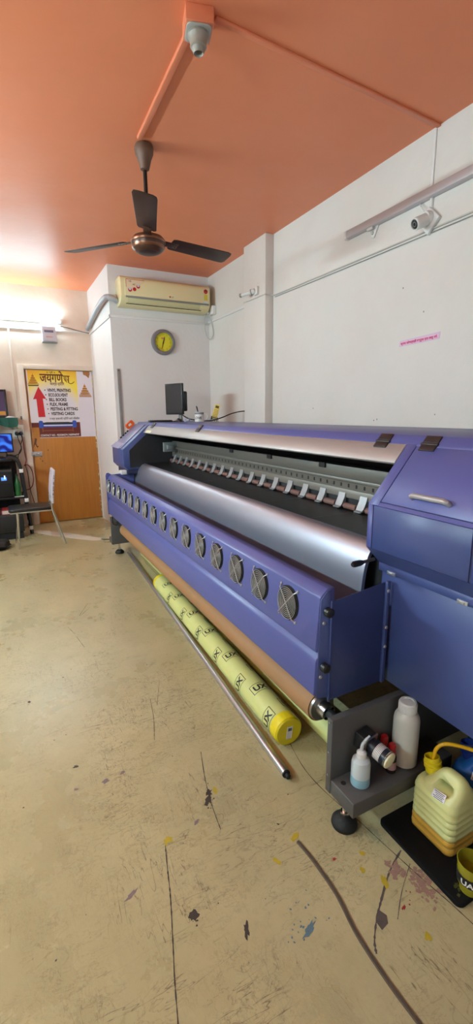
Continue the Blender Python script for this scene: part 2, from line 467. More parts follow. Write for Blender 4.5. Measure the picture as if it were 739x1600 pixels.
M_st_t = P('teal_wash', (148, 148, 116), .55, 0, .2, 60)
M_st_r = P('red_stain', (150, 40, 40), .5, 0, .2)
M_crack = P('floor_crack', (62, 52, 42), .8, 0, .2, 60)
stain('yellow_stain', [blob((.357, 1.232), .012, .012, 0), blob((.345, 1.222), .006, .008, 0), blob((.366, 1.222), .006, .006, 0), blob((.585, 1.345), .017, .008, 1.2, 12, .25),
    blob((.748, 1.040), .024, .010, .35, 5, .2), blob((.648, .992), .007, .017, .5), blob((.907, .887), .008, .008, 0), blob((.905, .785), .008, .020, -.5), blob((.90, .62), .01, .01, 0), blob((.872, .845), .008, .010, 0)], M_st_y)
k = [blob((.545, 1.315), .010, .026, -.7, 16, .5), blob((.56, 1.345), .012, .016, -.5, 16, .5), blob((.345, .972), .013, .011, 0, 16, .6), blob((.463, .868), .008, .020, -.35, 16, .5), blob((.28, .69), .014, .008, .5, 12, .4),
     blob((.126, 1.721), .012, .008, 0, 10, .4), blob((-.02, 2.28), .008, .008, 0, 10, .3)] + scatter((.54, 1.30), .012, 14, .004) + scatter((.345, .955), .012, 8, .0035)
for _ in range(46): k += scatter((random.uniform(-.1, 1.0), random.uniform(.6, 3.2)), .03, 1, random.uniform(.002, .005))
stain('black_stain', k, M_st_k)
stain('violet_stain', [blob((.221, 1.588), .014, .010, .4), blob((.29, 1.60), .012, .006, .4), blob((.20, 1.11), .022, .007, .5), blob((.11, 1.60), .008, .006, 0), blob((.47, 1.35-.1), .012, .006, .6)], M_st_v)
stain('blue_stain', [blob((.617, .785), .026, .010, .45, 18, .5)] + scatter((.60, .80), .022, 16, .004, .5, 1.6) + scatter((.66, .83), .03, 8, .003), M_st_b)
stain('red_stain', [blob((.815, .915), .006, .005, 0), blob((.90, .705), .008, .004, .4)] + scatter((.93, .70), .02, 4, .003), M_st_r)
stain('magenta_wash', scatter((1.0, .74), .020, 70, .010, .2, .7) + scatter((.965, .80), .018, 40, .009, .2, .7) + scatter((.99, .69), .014, 20, .007), M_st_m, .0003)
stain('teal_wash', scatter((.99, .92), .022, 40, .007, .6, .6), M_st_t, .0003)
def poly_line(pts, n=10):
    return [Vector((p.x, p.y)) for p in spline([(a, b, 0) for a, b in pts], n)]
stain('floor_crack', [stroke(poly_line([(.343, 1.219), (.322, 1.132), (.304, 1.054), (.271, .938), (.246, .853), (.224, .767), (.21, .72)]), .0026),
    stroke(poly_line([(.615, 1.556), (.575, 1.42), (.548, 1.298), (.533, 1.183)]), .0018), stroke(poly_line([(.53, 2.02), (.50, 1.86), (.46, 1.72)]), .0016), stroke(poly_line([(.62, 2.15), (.545, 1.95)]), .001),
    stroke(poly_line([(.262, 3.06), (.29, 2.93)], 4), .0014), stroke(poly_line([(.295, 2.88), (.318, 2.72)], 4), .0012), stroke(poly_line([(.45, 3.4), (.36, 3.2), (.44, 3.3)], 4), .0016)], M_crack)
stain('seam_line', [stroke(poly_line([(1.12, 4.2), (1.077, 2.114), (1.02, 1.6), (.951, 1.251), (.985, .96), (1.012, .76), (1.038, .59), (1.06, .3)], 14), .0016)], M_crack)
arc = poly_line([(1.028, .836), (.94, .80), (.859, .752), (.802, .714), (.762, .68), (.745, .655)], 10)
stain('ink_brush_mark', [stroke(arc, .004), stroke(poly_line([(1.02, .79), (.93, .74), (.86, .69)], 8), .0015), [(.83, .735), (.80, .71), (.80, .69), (.828, .695), (.84, .712)]], P('ink_smear', (84, 74, 70), .6, 0, .3, 50))

# ------------------------------------------------------------------ the wide format printer
PR = thing('wide_format_printer', 'long blue and silver wide format printer with a row of round cooling fans', 'printer', (1.4, 2.6, 0))
YN, YF = 1.100, 4.40          # near and far end of the fan cover
# --- stand
def end_stand(yp0, yp1, ys0, ys1, name='stand_frame'):
    mb = MB().box(.882, 1.78, yp0, yp1, .12, .409).box(1.22, 1.80, yp0, yp1, .409, .56)
    mb.box(.885, 1.36, ys0, ys1, .12, .176)
    return obj(name, mb, M_stand, PR, bevel=.003)
sn = end_stand(1.030, 1.056, .915, 1.032)
sf = end_stand(4.50, 4.526, 4.524, 4.64)
obj('bolt_hole', MB().cyl((.915, 1.0, .1755), (.915, 1.0, .1768), .009), M_blackm, sn)
for x, z in ((.90, .395), (.90, .28), (.90, .19)): obj('frame_screw', MB().cyl((.8825, 1.043, z), (.8795, 1.043, z), .0035, 10), M_steel, sn)
for st, x, y in ((sn, .928, 1.0), (sf, .968, 4.575)):
    ft = obj('levelling_foot', MB().lathe([(0, 0), (.043, 0), (.046, .008), (.044, .018), (.030, .034), (.016, .042), (0, .042)], (x, y, 0)), M_blackm, PR)
    obj('foot_stem', MB().cyl((x, y, .04), (x, y, .121), .0095).cyl((x, y, .043), (x, y, .056), .016, 6), M_chrome, ft)
obj('cross_beam', MB().box(1.35, 1.43, 1.05, 4.51, .30, .40), M_dark, PR, bevel=.003)
obj('cross_beam', MB().box(1.72, 1.78, 1.05, 4.51, .14, .24), M_dark, PR, bevel=.003)
obj('added_shade_panel', MB().box(1.62, 1.65, .22, 1.03, .02, .46), M_dark, PR)  # added dark panel that keeps the space under the cabinet dark
# --- body
obj('body', MB().box(1.21, 1.95, 1.13, 4.50, .53, .930), M_dark, PR, bevel=.004)
obj('rear_housing', MB().box(1.70, 1.95, 1.14, 4.32, .92, 1.300), M_dark, PR)
obj('side_frame', MB().box(1.045, 1.30, 4.44, 4.47, .42, .90).box(1.10, 1.22, 4.47, 4.56, .40, .89), P('pale_grey_frame', (150, 150, 156), .5, .1), PR, bevel=.003)
# --- print bed
mb = MB().box(1.212, 1.56, 1.147, 4.315, .925, .949)
for y in (1.62, 2.05, 2.48, 2.93, 3.4): mb.box(1.216, 1.45, y, y+.004, .9488, .9496, mi=1)
obj('print_bed', mb, [M_bed, P('grey_joint', (92, 92, 94), .4)], PR)
# --- curved front apron
prof = [(1.212, .9475), (1.190, .9405), (1.172, .926), (1.157, .904), (1.146, .878), (1.1385, .850), (1.133, .815), (1.128, .76), (1.122, .69), (1.115, .61), (1.108, .52)]
prof = [(p.x, p.y) for p in spline([(a, b, 0) for a, b in prof], 4)]
inner = [(x+.014, z-.006) for x, z in prof][::-1]
obj('apron', MB().prism(prof + inner, 'Y', 1.190, 4.43), M_film, PR, angle=50)
obj('trough_floor', MB().box(.90, 1.22, 1.11, 4.40, .47, .49), M_dark, PR)
# --- fan cover
cov = [(.868, .822), (.872, .830), (.898, .8535), (.928, .8535), (.928, .632), (.860, .632), (.8545, .642)]
fc = obj('fan_cover', MB().prism(cov, 'Y', YN, YF), M_blue2, PR, bevel=.0015, seg=1)
low = [(.880, .630), (.862, .607), (.8565, .594), (.853, .472), (.862, .466), (.928, .466), (.928, .630)]
obj('lower_cover', MB().prism(low, 'Y', YN, YF), M_blue2, PR, bevel=.0015, seg=1)
obj('cover_notch', MB().box(.884, .93, YN+.001, YF-.001, .625, .640), M_navy, PR)
ep = obj('end_plate', MB().prism([(.862, .462), (.868, .82), (.893, .846), (.912, .846), (.912, .805), (1.168, .832), (1.168, .440), (.912, .436), (.908, .452)], 'Y', YN-.006, YN-.001)
         .box(1.150, 1.166, YN-.016, YN-.005, .44, .835).box(.908, .914, YN-.012, YN-.004, .436, .812), M_navy if False else M_blue, PR, bevel=.001, seg=1)
for z, x in ((.780, .889), (.581, .882)):
    kn = obj('knob', MB().lathe([(0, .030), (.011, .030), (.0165, .026), (.0165, .008), (.008, .006), (.008, 0), (0, 0)], (x, YN-.006, z), (0, -1, 0), 12), M_black, ep)
for z, x in ((.736, .883), (.540, .876), (.80, 1.158), (.66, 1.158), (.585, 1.158)):
    obj('cover_screw', MB().lathe([(0, .004), (.005, .003), (.007, 0), (0, 0)], (x, YN-.006 if x < 1 else YN-.016, z), (0, -1, 0), 12), M_latch, ep)
obj('far_end_plate', MB().prism([(.848, .462), (.846, .84), (.855, .866), (.875, .868), (.90, .850), (1.12, .86), (1.12, .44)], 'Y', YF+.001, YF+.007), M_blue2, PR)
obj('white_bracket', MB().box(.99, 1.08, 4.36, 4.44, .845, .885), M_white, PR, bevel=.006)
# --- sixteen cooling fans
def fan_piece():
    c = Vector((.8612, 1.273, .746)); nrm = Vector((-.9975, 0, .070)).normalized(); up = Vector((.070, 0, .9975)).normalized(); sd = Vector((0, 1, 0))
    f = obj('cooling_fan', MB().lathe([(0, .0012), (.060, .0012), (.061, .0030), (.0635, .0030), (.0635, -.004), (0, -.004)], c, nrm, 40), M_blackm, PR)
    mb = MB()
    for k in range(7):
        a0 = 2*PI*k/7
        vs = []
        for r, da, hgt in ((.016, 0, .002), (.056, .12, .002), (.056, .80, .006), (.016, .7, .006)):
            a = a0 + da; vs.append(c + nrm*hgt + (up*math.cos(a) + sd*math.sin(a))*r)
        mb.faces(vs, [(0, 1, 2, 3)])
    mb.lathe([(0, .007), (.017, .006), (.018, .002)], c, nrm, 20)
    obj('rotor', mb, M_rotor, f, recalc=False)
    mb = MB()
    for i in range(8):
        r = .008 + i*.0071
        mb.tube([c + nrm*.0105 + (up*math.cos(2*PI*j/36) + sd*math.sin(2*PI*j/36))*r for j in range(36)], .0010, 6, closed=True)
    for a in (42, 138, 222, 318):
        d = up*math.cos(math.radians(a)) + sd*math.sin(math.radians(a))
        mb.tube([c + nrm*.0125, c + nrm*.0125 + d*.064, c + nrm*.003 + d*.076], .0021, 6)
        mb.lathe([(0, .006), (.0045, .004), (.0055, 0)], c + d*.077, nrm, 10)
    obj('grille', mb, M_grille, f)
    return f
f0 = fan_piece()
for i in range(1, 16):
    copy_tree(f0, PR, Vector((0, .2047*i, 0)))
# --- rail assembly in the opening
obj('rail_beam', MB().box(1.502, 1.56, 1.147, 4.315, 1.098, 1.158), M_rail, PR, bevel=.002)
obj('linear_rail', MB().box(1.490, 1.52, 1.147, 4.315, 1.083, 1.100), M_rail2, PR, bevel=.003)
mb = MB().box(1.504, 1.56, 1.147, 4.315, 1.044, 1.084)
for i in range(56): mb.box(1.5032, 1.506, 1.2+i*.056, 1.2+i*.056+.012, 1.054, 1.072, mi=1)
obj('slot_rail', mb, [M_rail, M_blackm], PR)
obj('clip_rail', MB().box(1.497, 1.56, 1.147, 4.315, 1.002, 1.045), M_rail2, PR, bevel=.002)
for y in (1.35, 1.89, 2.43, 2.97): obj('hanging_tab', MB().box(1.492, 1.503, y, y+.05, 1.135, 1.162), M_black, PR)
obj('roller_shaft', MB().box(1.508, 1.56, 1.147, 4.315, .949, 1.004), M_dark, PR)
def clip_piece():
    y = 1.435
    b = obj('pinch_clip', MB().prism([(1.498, 1.024), (1.494, 1.026), (1.487, 1.000), (1.468, .962), (1.455, .957), (1.455, .953), (1.472, .957), (1.492, .995)], 'Y', y-.022, y+.022)
            .prism([(1.494, 1.026), (1.487, 1.000), (1.472, .968), (1.49, .962), (1.50, .98), (1.50, 1.02)], 'Y', y-.024, y-.0215).prism([(1.494, 1.026), (1.487, 1.000), (1.472, .968), (1.49, .962), (1.50, .98), (1.50, 1.02)], 'Y', y+.0215, y+.024), M_clip, PR)
    obj('roller', MB().cyl((1.484, y+.032, .966), (1.484, y+.118, .966), .0155, 14), M_pink, b)
    obj('clip_pad', MB().box(1.452, 1.470, y-.018, y+.018, .949, .954), M_black, b)
    return b
c0 = clip_piece()
for i in range(1, 19): copy_tree(c0, PR, Vector((0, .1545*i, 0)))
obj('carriage_stop', MB().box(1.37, 1.52, 4.19, 4.215, 1.06, 1.15).box(1.40, 1.46, 4.16, 4.19, 1.085, 1.125), P('grey_block', (132, 134, 132), .5, .2), PR, bevel=.003)
# --- top cover and sloped grey lid
top = [(1.262, 1.302), (1.270, 1.3115), (1.290, 1.335), (1.296, 1.338), (1.95, 1.338), (1.95, 1.285), (1.285, 1.285)]
obj('top_cover', MB().prism(top, 'Y', .20, 4.76), M_blue2, PR, bevel=.0015, seg=1)
def slope(x, off=0.0):            # the inclined front plane of the lid
    return 1.111 + (x - 1.10)*1.182 + off
gl = obj('front_lid', MB().prism([(1.2125, slope(1.2125)), (1.2655, slope(1.2655)), (1.2755, slope(1.2655)-.008), (1.2225, slope(1.2125)-.008)], 'Y', 1.150, 4.317), M_gray, PR, bevel=.001, seg=1)
obj('lid_sticker', MB().prism([(1.2145, slope(1.2145)+.0008), (1.232, slope(1.232)+.0008), (1.232, slope(1.232)-.001), (1.2145, slope(1.2145)-.001)], 'Y', 4.10, 4.26), M_offw, gl)
def hinge(y, w=.07):
    h = obj('hinge', MB().prism([(1.2500, slope(1.2500)+.001), (1.2480, slope(1.2500)+.005), (1.2640, slope(1.2660)+.005), (1.2660, slope(1.2660)-.001)], 'Y', y-w/2, y+w/2)
        .prism([(1.2710, slope(1.2710)), (1.2690, slope(1.2710)+.005), (1.2880, slope(1.2890)+.005), (1.2890, slope(1.2890))], 'Y', y-w/2, y+w/2)
        .cyl((1.2665, y-w/2-.003, 1.3115), (1.2665, y+w/2+.003, 1.3115), .005), M_hinge, PR, bevel=.001)
    return h
for y in (1.262, 1.052, 3.05, 4.16): hinge(y, .062 if y < 2 else .07)
hinge(.55)
# --- right control cabinet
side = [(1.103, .958), (1.103, 1.108), (1.268, 1.300), (1.285, 1.3105), (1.95, 1.325), (1.95, .44), (1.183, .44), (1.183, .86), (1.168, .86), (1.168, .889)]
cb = obj('control_cabinet', MB().prism(side, 'Y', .20, 1.143), M_navy, PR)
q = lambda x0, x1, t=.004: [(x0, slope(x0)), (x1, slope(x1)), (x1+.005, slope(x1)-t), (x0+.005, slope(x0)-t)]
obj('trim_strip', MB().prism(q(1.100, 1.268), 'Y', 1.104, 1.1465).prism([(1.100, 1.111), (1.104, 1.106), (1.104, .957), (1.100, .957)], 'Y', 1.1235, 1.1465), M_blue2, PR, bevel=.0008, seg=1)
obj('trim_strip', MB().prism([(1.100, 1.1105), (1.1085, slope(1.1085)), (1.1125, slope(1.1085)-.004), (1.104, 1.1065)], 'Y', .20, 1.1035), M_blue2, PR)
ld = obj('cabinet_lid', MB().prism(q(1.1110, 1.262), 'Y', .36, 1.1005), M_blue2, PR, bevel=.0008, seg=1)
nn = Vector((-.7635, 0, .6459))
hx = 1.134
def hp(y, n): return Vector((hx, y, slope(hx))) + nn*n
hd = obj('handle', MB().tube([hp(.990, 0), hp(.988, .012), hp(.978, .018), hp(.868, .018), hp(.858, .012), hp(.855, 0)], [.0075, .008, .0088, .0088, .008, .0075], 12), M_handle, ld)
fp = obj('front_panel', MB().box(1.0995, 1.106, .7505, 1.1205, .957, 1.1085).box(1.0995, 1.106, .20, .7435, .957, 1.1085), M_blue, PR, bevel=.001, seg=1)
obj('chamfer_panel', MB().prism([(1.100, .9565), (1.165, .8895), (1.172, .8895), (1.106, .9565)], 'Y', .20, 1.1455), M_blue, PR)
obj('band', MB().box(1.164, 1.19, .20, 1.145, .8605, .8895), M_blue, PR, bevel=.001, seg=1)
lp = obj('lower_panel', MB().box(1.180, 1.19, .20, 1.142, .440, .860), M_blue, PR, bevel=.001, seg=1)
for y in (1.083, .803, .52):
    obj('latch', MB().box(1.160, 1.1655, y-.018, y+.018, .8585, .8705).box(1.157, 1.1605, y-.009, y+.009, .8605, .8685), M_latch, PR, bevel=.001)
lv = obj('lever', MB().tube([(1.13, 1.135, .908), (1.085, 1.128, .909), (1.06, 1.124, .910)], .006, 10), M_stand, PR)
obj('lever_grip', MB().tube([(1.065, 1.124, .910), (1.05, 1.121, .911), (1.02, 1.116, .912), (1.012, 1.115, .912)], [.008, .011, .011, .007], 10), M_black, lv)
# --- left control box
lside = [(1.007, .934), (1.007, 1.088), (1.268, 1.3165), (1.36, 1.3170), (1.75, 1.317), (1.75, .90), (1.10, .90), (1.045, .892)]
lb = obj('left_control_box', MB().prism(lside, 'Y', 4.318, 4.775), M_blue, PR, bevel=.002)
obj('interior_shade_sheet', MB().prism([(1.068, .915), (1.068, 1.078), (1.262, 1.248), (1.262, 1.284), (1.70, 1.284), (1.70, .915)], 'Y', 4.312, 4.3195), M_dark, lb)  # dark sheet stands in for the shaded interior of the box
lr = [(1.0105, 1.0905), (1.262, 1.3105), (1.257, 1.3165), (1.0055, 1.0965)]
obj('keypad_panel', MB().prism(lr, 'Y', 4.41, 4.765), P('keypad_grey_violet', (112, 110, 146), .4), lb, bevel=.001)
obj('panel_sheet', MB().prism([(1.000, 1.092), (1.004, 1.100), (1.055, 1.140), (1.058, 1.137)], 'Y', 4.46, 4.80), P('lilac_sheet', (140, 140, 172), .4), lb)
mb = MB()
for x in (1.10, 1.125, 1.15, 1.172): mb.lathe([(0, .014), (.011, .012), (.011, 0)], (x, 4.745, 1.0965 + (x-1.0055)*.875), (-.66, 0, .75), 12)
obj('button', mb, M_black, lb)
obj('box_bottom', MB().box(1.04, 1.2, 4.33, 4.70, .85, .905), M_navy, PR, bevel=.004)

# ------------------------------------------------------------------ paper roll on the take-up shaft
MR = thing('paper_roll', 'brown kraft paper roll held under the fan cover of the printer', 'paper roll', (.955, 2.65, .285))
kr = obj('kraft_roll', MB().lathe([(.038, 0), (.060, 0), (.060, 2.98), (.038, 2.98)], (.955, 1.185, .345), (0, 1, 0), 36), M_kraft, MR)
hub = obj('core_flange', MB().lathe([(0, .0), (.052, .0), (.055, .004), (.052, .012), (.030, .014), (.028, .05), (0, .05)], (.955, 1.187, .345), (0, -1, 0), 30), M_steel, MR)
mb = MB()
for k in range(4):
    a = PI/4 + k*PI/2
    mb.box(-.006, .006, -.030, -.010, -.026, .026, M=Matrix.Translation((.955, 1.165, .345)) @ Matrix.Rotation(a, 4, 'Y'))
obj('flange_rib', mb, M_stand, hub)
obj('shaft', MB().lathe([(0, 0), (.03, 0), (.03, .03), (.018, .03), (.018, .144), (0, .144)], (.955, 1.0575, .345), (0, 1, 0)), M_blackm, MR)
obj('shaft', MB().cyl((.955, 4.16, .345), (.955, 4.498, .345), .018), M_blackm, MR)

# ------------------------------------------------------------------ rolls and rod on the floor
def wrap(mb, txt, size, yc, ang, r, A, D, bold=.01, boxed=True):
    """lettering bent around a roll: reading direction runs over the top, up runs along the axis"""
    bm = text_bm(txt, size, None, 'CENTER', bold, cuts=[i*.006 - .06 for i in range(21)])
    if boxed:
        m2 = MB(); w, h, t = size*.98, size*.62, .003
        for x0, x1, y0, y1 in ((-w, w, -h, -h+t), (-w, w, h-t, h), (-w, -w+t, -h, h), (w-t, w, -h, h)):
            n = 14 if x1-x0 > .02 else 1
            for i in range(n): m2.faces([(x0+(x1-x0)*i/n, y0, 0), (x0+(x1-x0)*(i+1)/n, y0, 0), (x0+(x1-x0)*(i+1)/n, y1, 0), (x0+(x1-x0)*i/n, y1, 0)], [(0, 1, 2, 3)])
        for v in bm.verts: v.co.y -= size*.36
        merge(m2, bm); bm = m2.bm
    u = Vector((0, 0, 1)); s = Vector((-1, 0, 0)); s = (s - D*s.dot(D)).normalized(); u = s.cross(D); u = u if u.z > 0 else -u
    for v in bm.verts:
        a = ang - v.co.x/r
        v.co = A + D*(yc + v.co.y) + (s*math.sin(a) + u*math.cos(a))*(r + .0008)
    merge(mb, bm, 1)
YR = thing('film_roll', 'fat yellow-green film roll with black printed marks lying beside the steel rod', 'film roll', (.99, 2.38, 0))
A = Vector((.972, 1.415, .066)); B = Vector((1.040, 3.40, .066)); D = (B - A).normalized(); LN = (B - A).length
pr = MB().lathe([(0, .02), (.066, .02), (.066, LN), (.05, LN+.006), (0, LN+.004)], A, D, 40)
bmesh.ops.recalc_face_normals(pr.bm, faces=pr.bm.faces)
for y in (.262, .592, .90, 1.183, 1.50, 1.76): wrap(pr, 'UX', .050, y, .05, .066, A, D, .0018)
for y in (.09, .385, .68, .972, 1.27, 1.58): wrap(pr, 'UX', .050, y, 1.25, .066, A, D, .0018)
for y in (.12, .44, .75, 1.05, 1.35): wrap(pr, 'UX', .050, y, -1.1, .066, A, D, .0018)
obj('roll_wrap', pr, [M_yroll, M_print], YR, recalc=False)
cp = obj('tape_end', MB().lathe([(0, -.001), (.045, -.003), (.060, -.002), (.0668, .006), (.0670, .052), (.0664, .053)], A, D, 40, cap=False), M_ytape, YR)
obj('tape_end', MB().lathe([(.0664, LN-.04), (.0670, LN-.039), (.0668, LN), (.05, LN+.008), (0, LN+.006)], A, D, 40, cap=False), M_ytape, YR)
sx = Vector((1, -.0, 0)); 
obj('barcode_label', MB().box(-.014, .014, -.0008, .0006, -.030, .026, M=Matrix.Translation(A + D*-.0038) @ Matrix.Rotation(.12, 4, 'Y')), M_paper, cp)
bars = MB()
for i in range(9): bars.box(-.010 + i*.0023, -.010 + i*.0023 + random.choice((.0008, .0014)), -.0014, -.0007, .006, .020, M=Matrix.Translation(A + D*-.0038) @ Matrix.Rotation(.12, 4, 'Y'))
obj('barcode', bars, M_print, cp)
Y2 = thing('film_roll', 'thin yellow-green film roll on the floor behind the fat printed film roll', 'film roll', (1.16, 2.78, 0))
pr2 = MB().lathe([(0, 0), (.052, 0), (.052, 3.1), (0, 3.1)], (1.150, 1.22, .052), (.006, 1, 0), 32)
bmesh.ops.recalc_face_normals(pr2.bm, faces=pr2.bm.faces)
for y in (.35, .8, 1.3, 1.75, 2.3): wrap(pr2, 'UX', .05, y, .3, .052, Vector((1.150, 1.22, .052)), Vector((.006, 1, 0)).normalized(), .001)
obj('roll_wrap', pr2, [M_yroll, M_print], Y2, recalc=False)
RD = thing('steel_rod', 'long shiny steel rod lying on the floor beside the yellow-green roll', 'rod', (.95, 2.9, 0))
a, b = Vector((.862, 1.272, .0165)), Vector((1.040, 4.50, .0165))
obj('tube', MB().cyl(a, b, .0165, 24), brushed('rod_metal', (196, 192, 196), .3, (1, 1, 1), .9), RD)
d = (a - b).normalized()
obj('end_plug', MB().lathe([(0, 0), (.0168, 0), (.0168, .006), (.010, .008), (.010, .022), (.006, .026), (0, .026)], a - d*.001, d, 20), M_blackm, RD)

# ------------------------------------------------------------------ things on the stand shelf
ZS = .1762
def motor():
    t = thing('stepper_motor', 'dark round motor with cream end cap bolted to the grey printer stand', 'motor', (1.005, .97, .25))
    o = Vector((1.006, 1.029, .312)); d = Vector((.16, -1, -.17)).normalized()
    obj('gearbox', MB().box(-.030, .030, -.030, .030, 0, .042, M=Matrix.Translation(o) @ d.to_track_quat('Z', 'Y').to_matrix().to_4x4()), M_blackm, t, bevel=.003)
    obj('flange', MB().box(-.031, .031, -.031, .031, .042, .049, M=Matrix.Translation(o) @ d.to_track_quat('Z', 'Y').to_matrix().to_4x4()), M_steel, t, bevel=.002)
    obj('housing', MB().lathe([(0, .049), (.026, .049), (.026, .060), (.0285, .062), (.0285, .122), (0, .122)], o, d, 28), P('navy_black_motor', (26, 28, 40), .4, .1), t)
    obj('rating_label', MB().lathe([(.0287, .076), (.0287, .100)], o, d, 28, cap=False), M_white, t)
    mb = MB()
    for k in range(5): mb.lathe([(.0289, .0785 + k*.0045), (.0289, .0785 + k*.0045 + .0012)], o, d, 28, cap=False)
    obj('label_print', mb, M_print, t)
    obj('end_cap', MB().lathe([(0, .130), (.020, .130), (.0275, .127), (.0285, .120), (.0285, .116), (0, .116)], o, d, 28), M_offw, t)
    return t
motor()
SQ = thing('squeeze_bottle', 'small cloudy squeeze bottle with pale blue liquid in front of the motor', 'bottle', (.966, .975, ZS))
M_hazy = P('cloudy_plastic', (196, 204, 206), .32, 0, .03, sss=.15)
obj('bottle_body', MB().lathe([(0, 0), (.029, 0), (.032, .004), (.032, .080), (.029, .094), (.018, .104), (.014, .106), (0, .106)], (.966, .975, ZS), (0, 0, 1), 28), M_hazy, SQ)
obj('liquid', MB().lathe([(.0322, .003), (.0325, .006), (.0325, .034), (.0322, .035)], (.966, .975, ZS), (0, 0, 1), 28, cap=False), P('pale_blue_liquid', (140, 178, 190), .3, 0, .04), SQ)
obj('cap', MB().lathe([(.016, .103), (.017, .104), (.0165, .122), (.010, .128), (.006, .130), (0, .130)], (.966, .975, ZS), (0, 0, 1), 20), M_white, SQ)
obj('spout', MB().tube(spline([(.966, .975, ZS+.128), (.968, .975, ZS+.148), (.978, .972, ZS+.166), (.992, .968, ZS+.180)], 4), [.006]*6 + [.005]*4 + [.0035]*3, 10), M_hazy, SQ)
WB = thing('chemical_bottle', 'tall white plastic bottle with ribbed screw cap on the stand shelf', 'bottle', (1.176, .978, ZS))
o = (1.176, .978, ZS)
obj('bottle_body', MB().lathe([(0, 0), (.040, 0), (.045, .005), (.045, .170), (.043, .186), (.036, .200), (.027, .208), (.025, .212), (0, .212)], o, (0, 0, 1), 32), P('milky_plastic', (206, 204, 192), .38, 0, .03, sss=.1), WB)
mb = MB().lathe([(0, .206), (.029, .206), (.0305, .209), (.0305, .240), (.028, .245), (.020, .245), (.019, .243), (0, .243)], o, (0, 0, 1), 32)
for k in range(36):
    a = 2*PI*k/36; mb.box(.0300, .0318, -.0012, .0012, .210, .238, M=Matrix.Translation(o) @ Matrix.Rotation(a, 4, 'Z'))
obj('screw_cap', mb, M_white, WB)
def ink_bottle(label, x, y, z=ZS):
    t = thing('ink_bottle', label, 'bottle', (x, y, z), 'small red capped ink bottles')
    obj('bottle_body', MB().lathe([(0, 0), (.016, 0), (.018, .003), (.018, .060), (.014, .072), (.009, .078), (0, .078)], (x, y, z), (0, 0, 1), 24), P('dark_ink', (44, 24, 26), .25, 0, .1), t)
    obj('cap', MB().lathe([(0, .074), (.012, .074), (.0135, .077), (.0135, .104), (.010, .110), (0, .110)], (x, y, z), (0, 0, 1), 20), P('red_cap', (176, 24, 34), .4, 0, .05), t)
    obj('paper_label', MB().lathe([(.0183, .016), (.0183, .046)], (x, y, z), (0, 0, 1), 24, cap=False), P('aged_label', (168, 128, 120), .6, 0, .2, 60), t)
    return t
ink_bottle('small dark ink bottle with red cap in front of the tall white bottle', 1.098, .965)
ib = copy_tree(bpy.data.objects['ink_bottle'], None, Vector((1.105, 1.008, ZS)))
ib['label'] = 'small red capped ink bottle half hidden behind the motor'

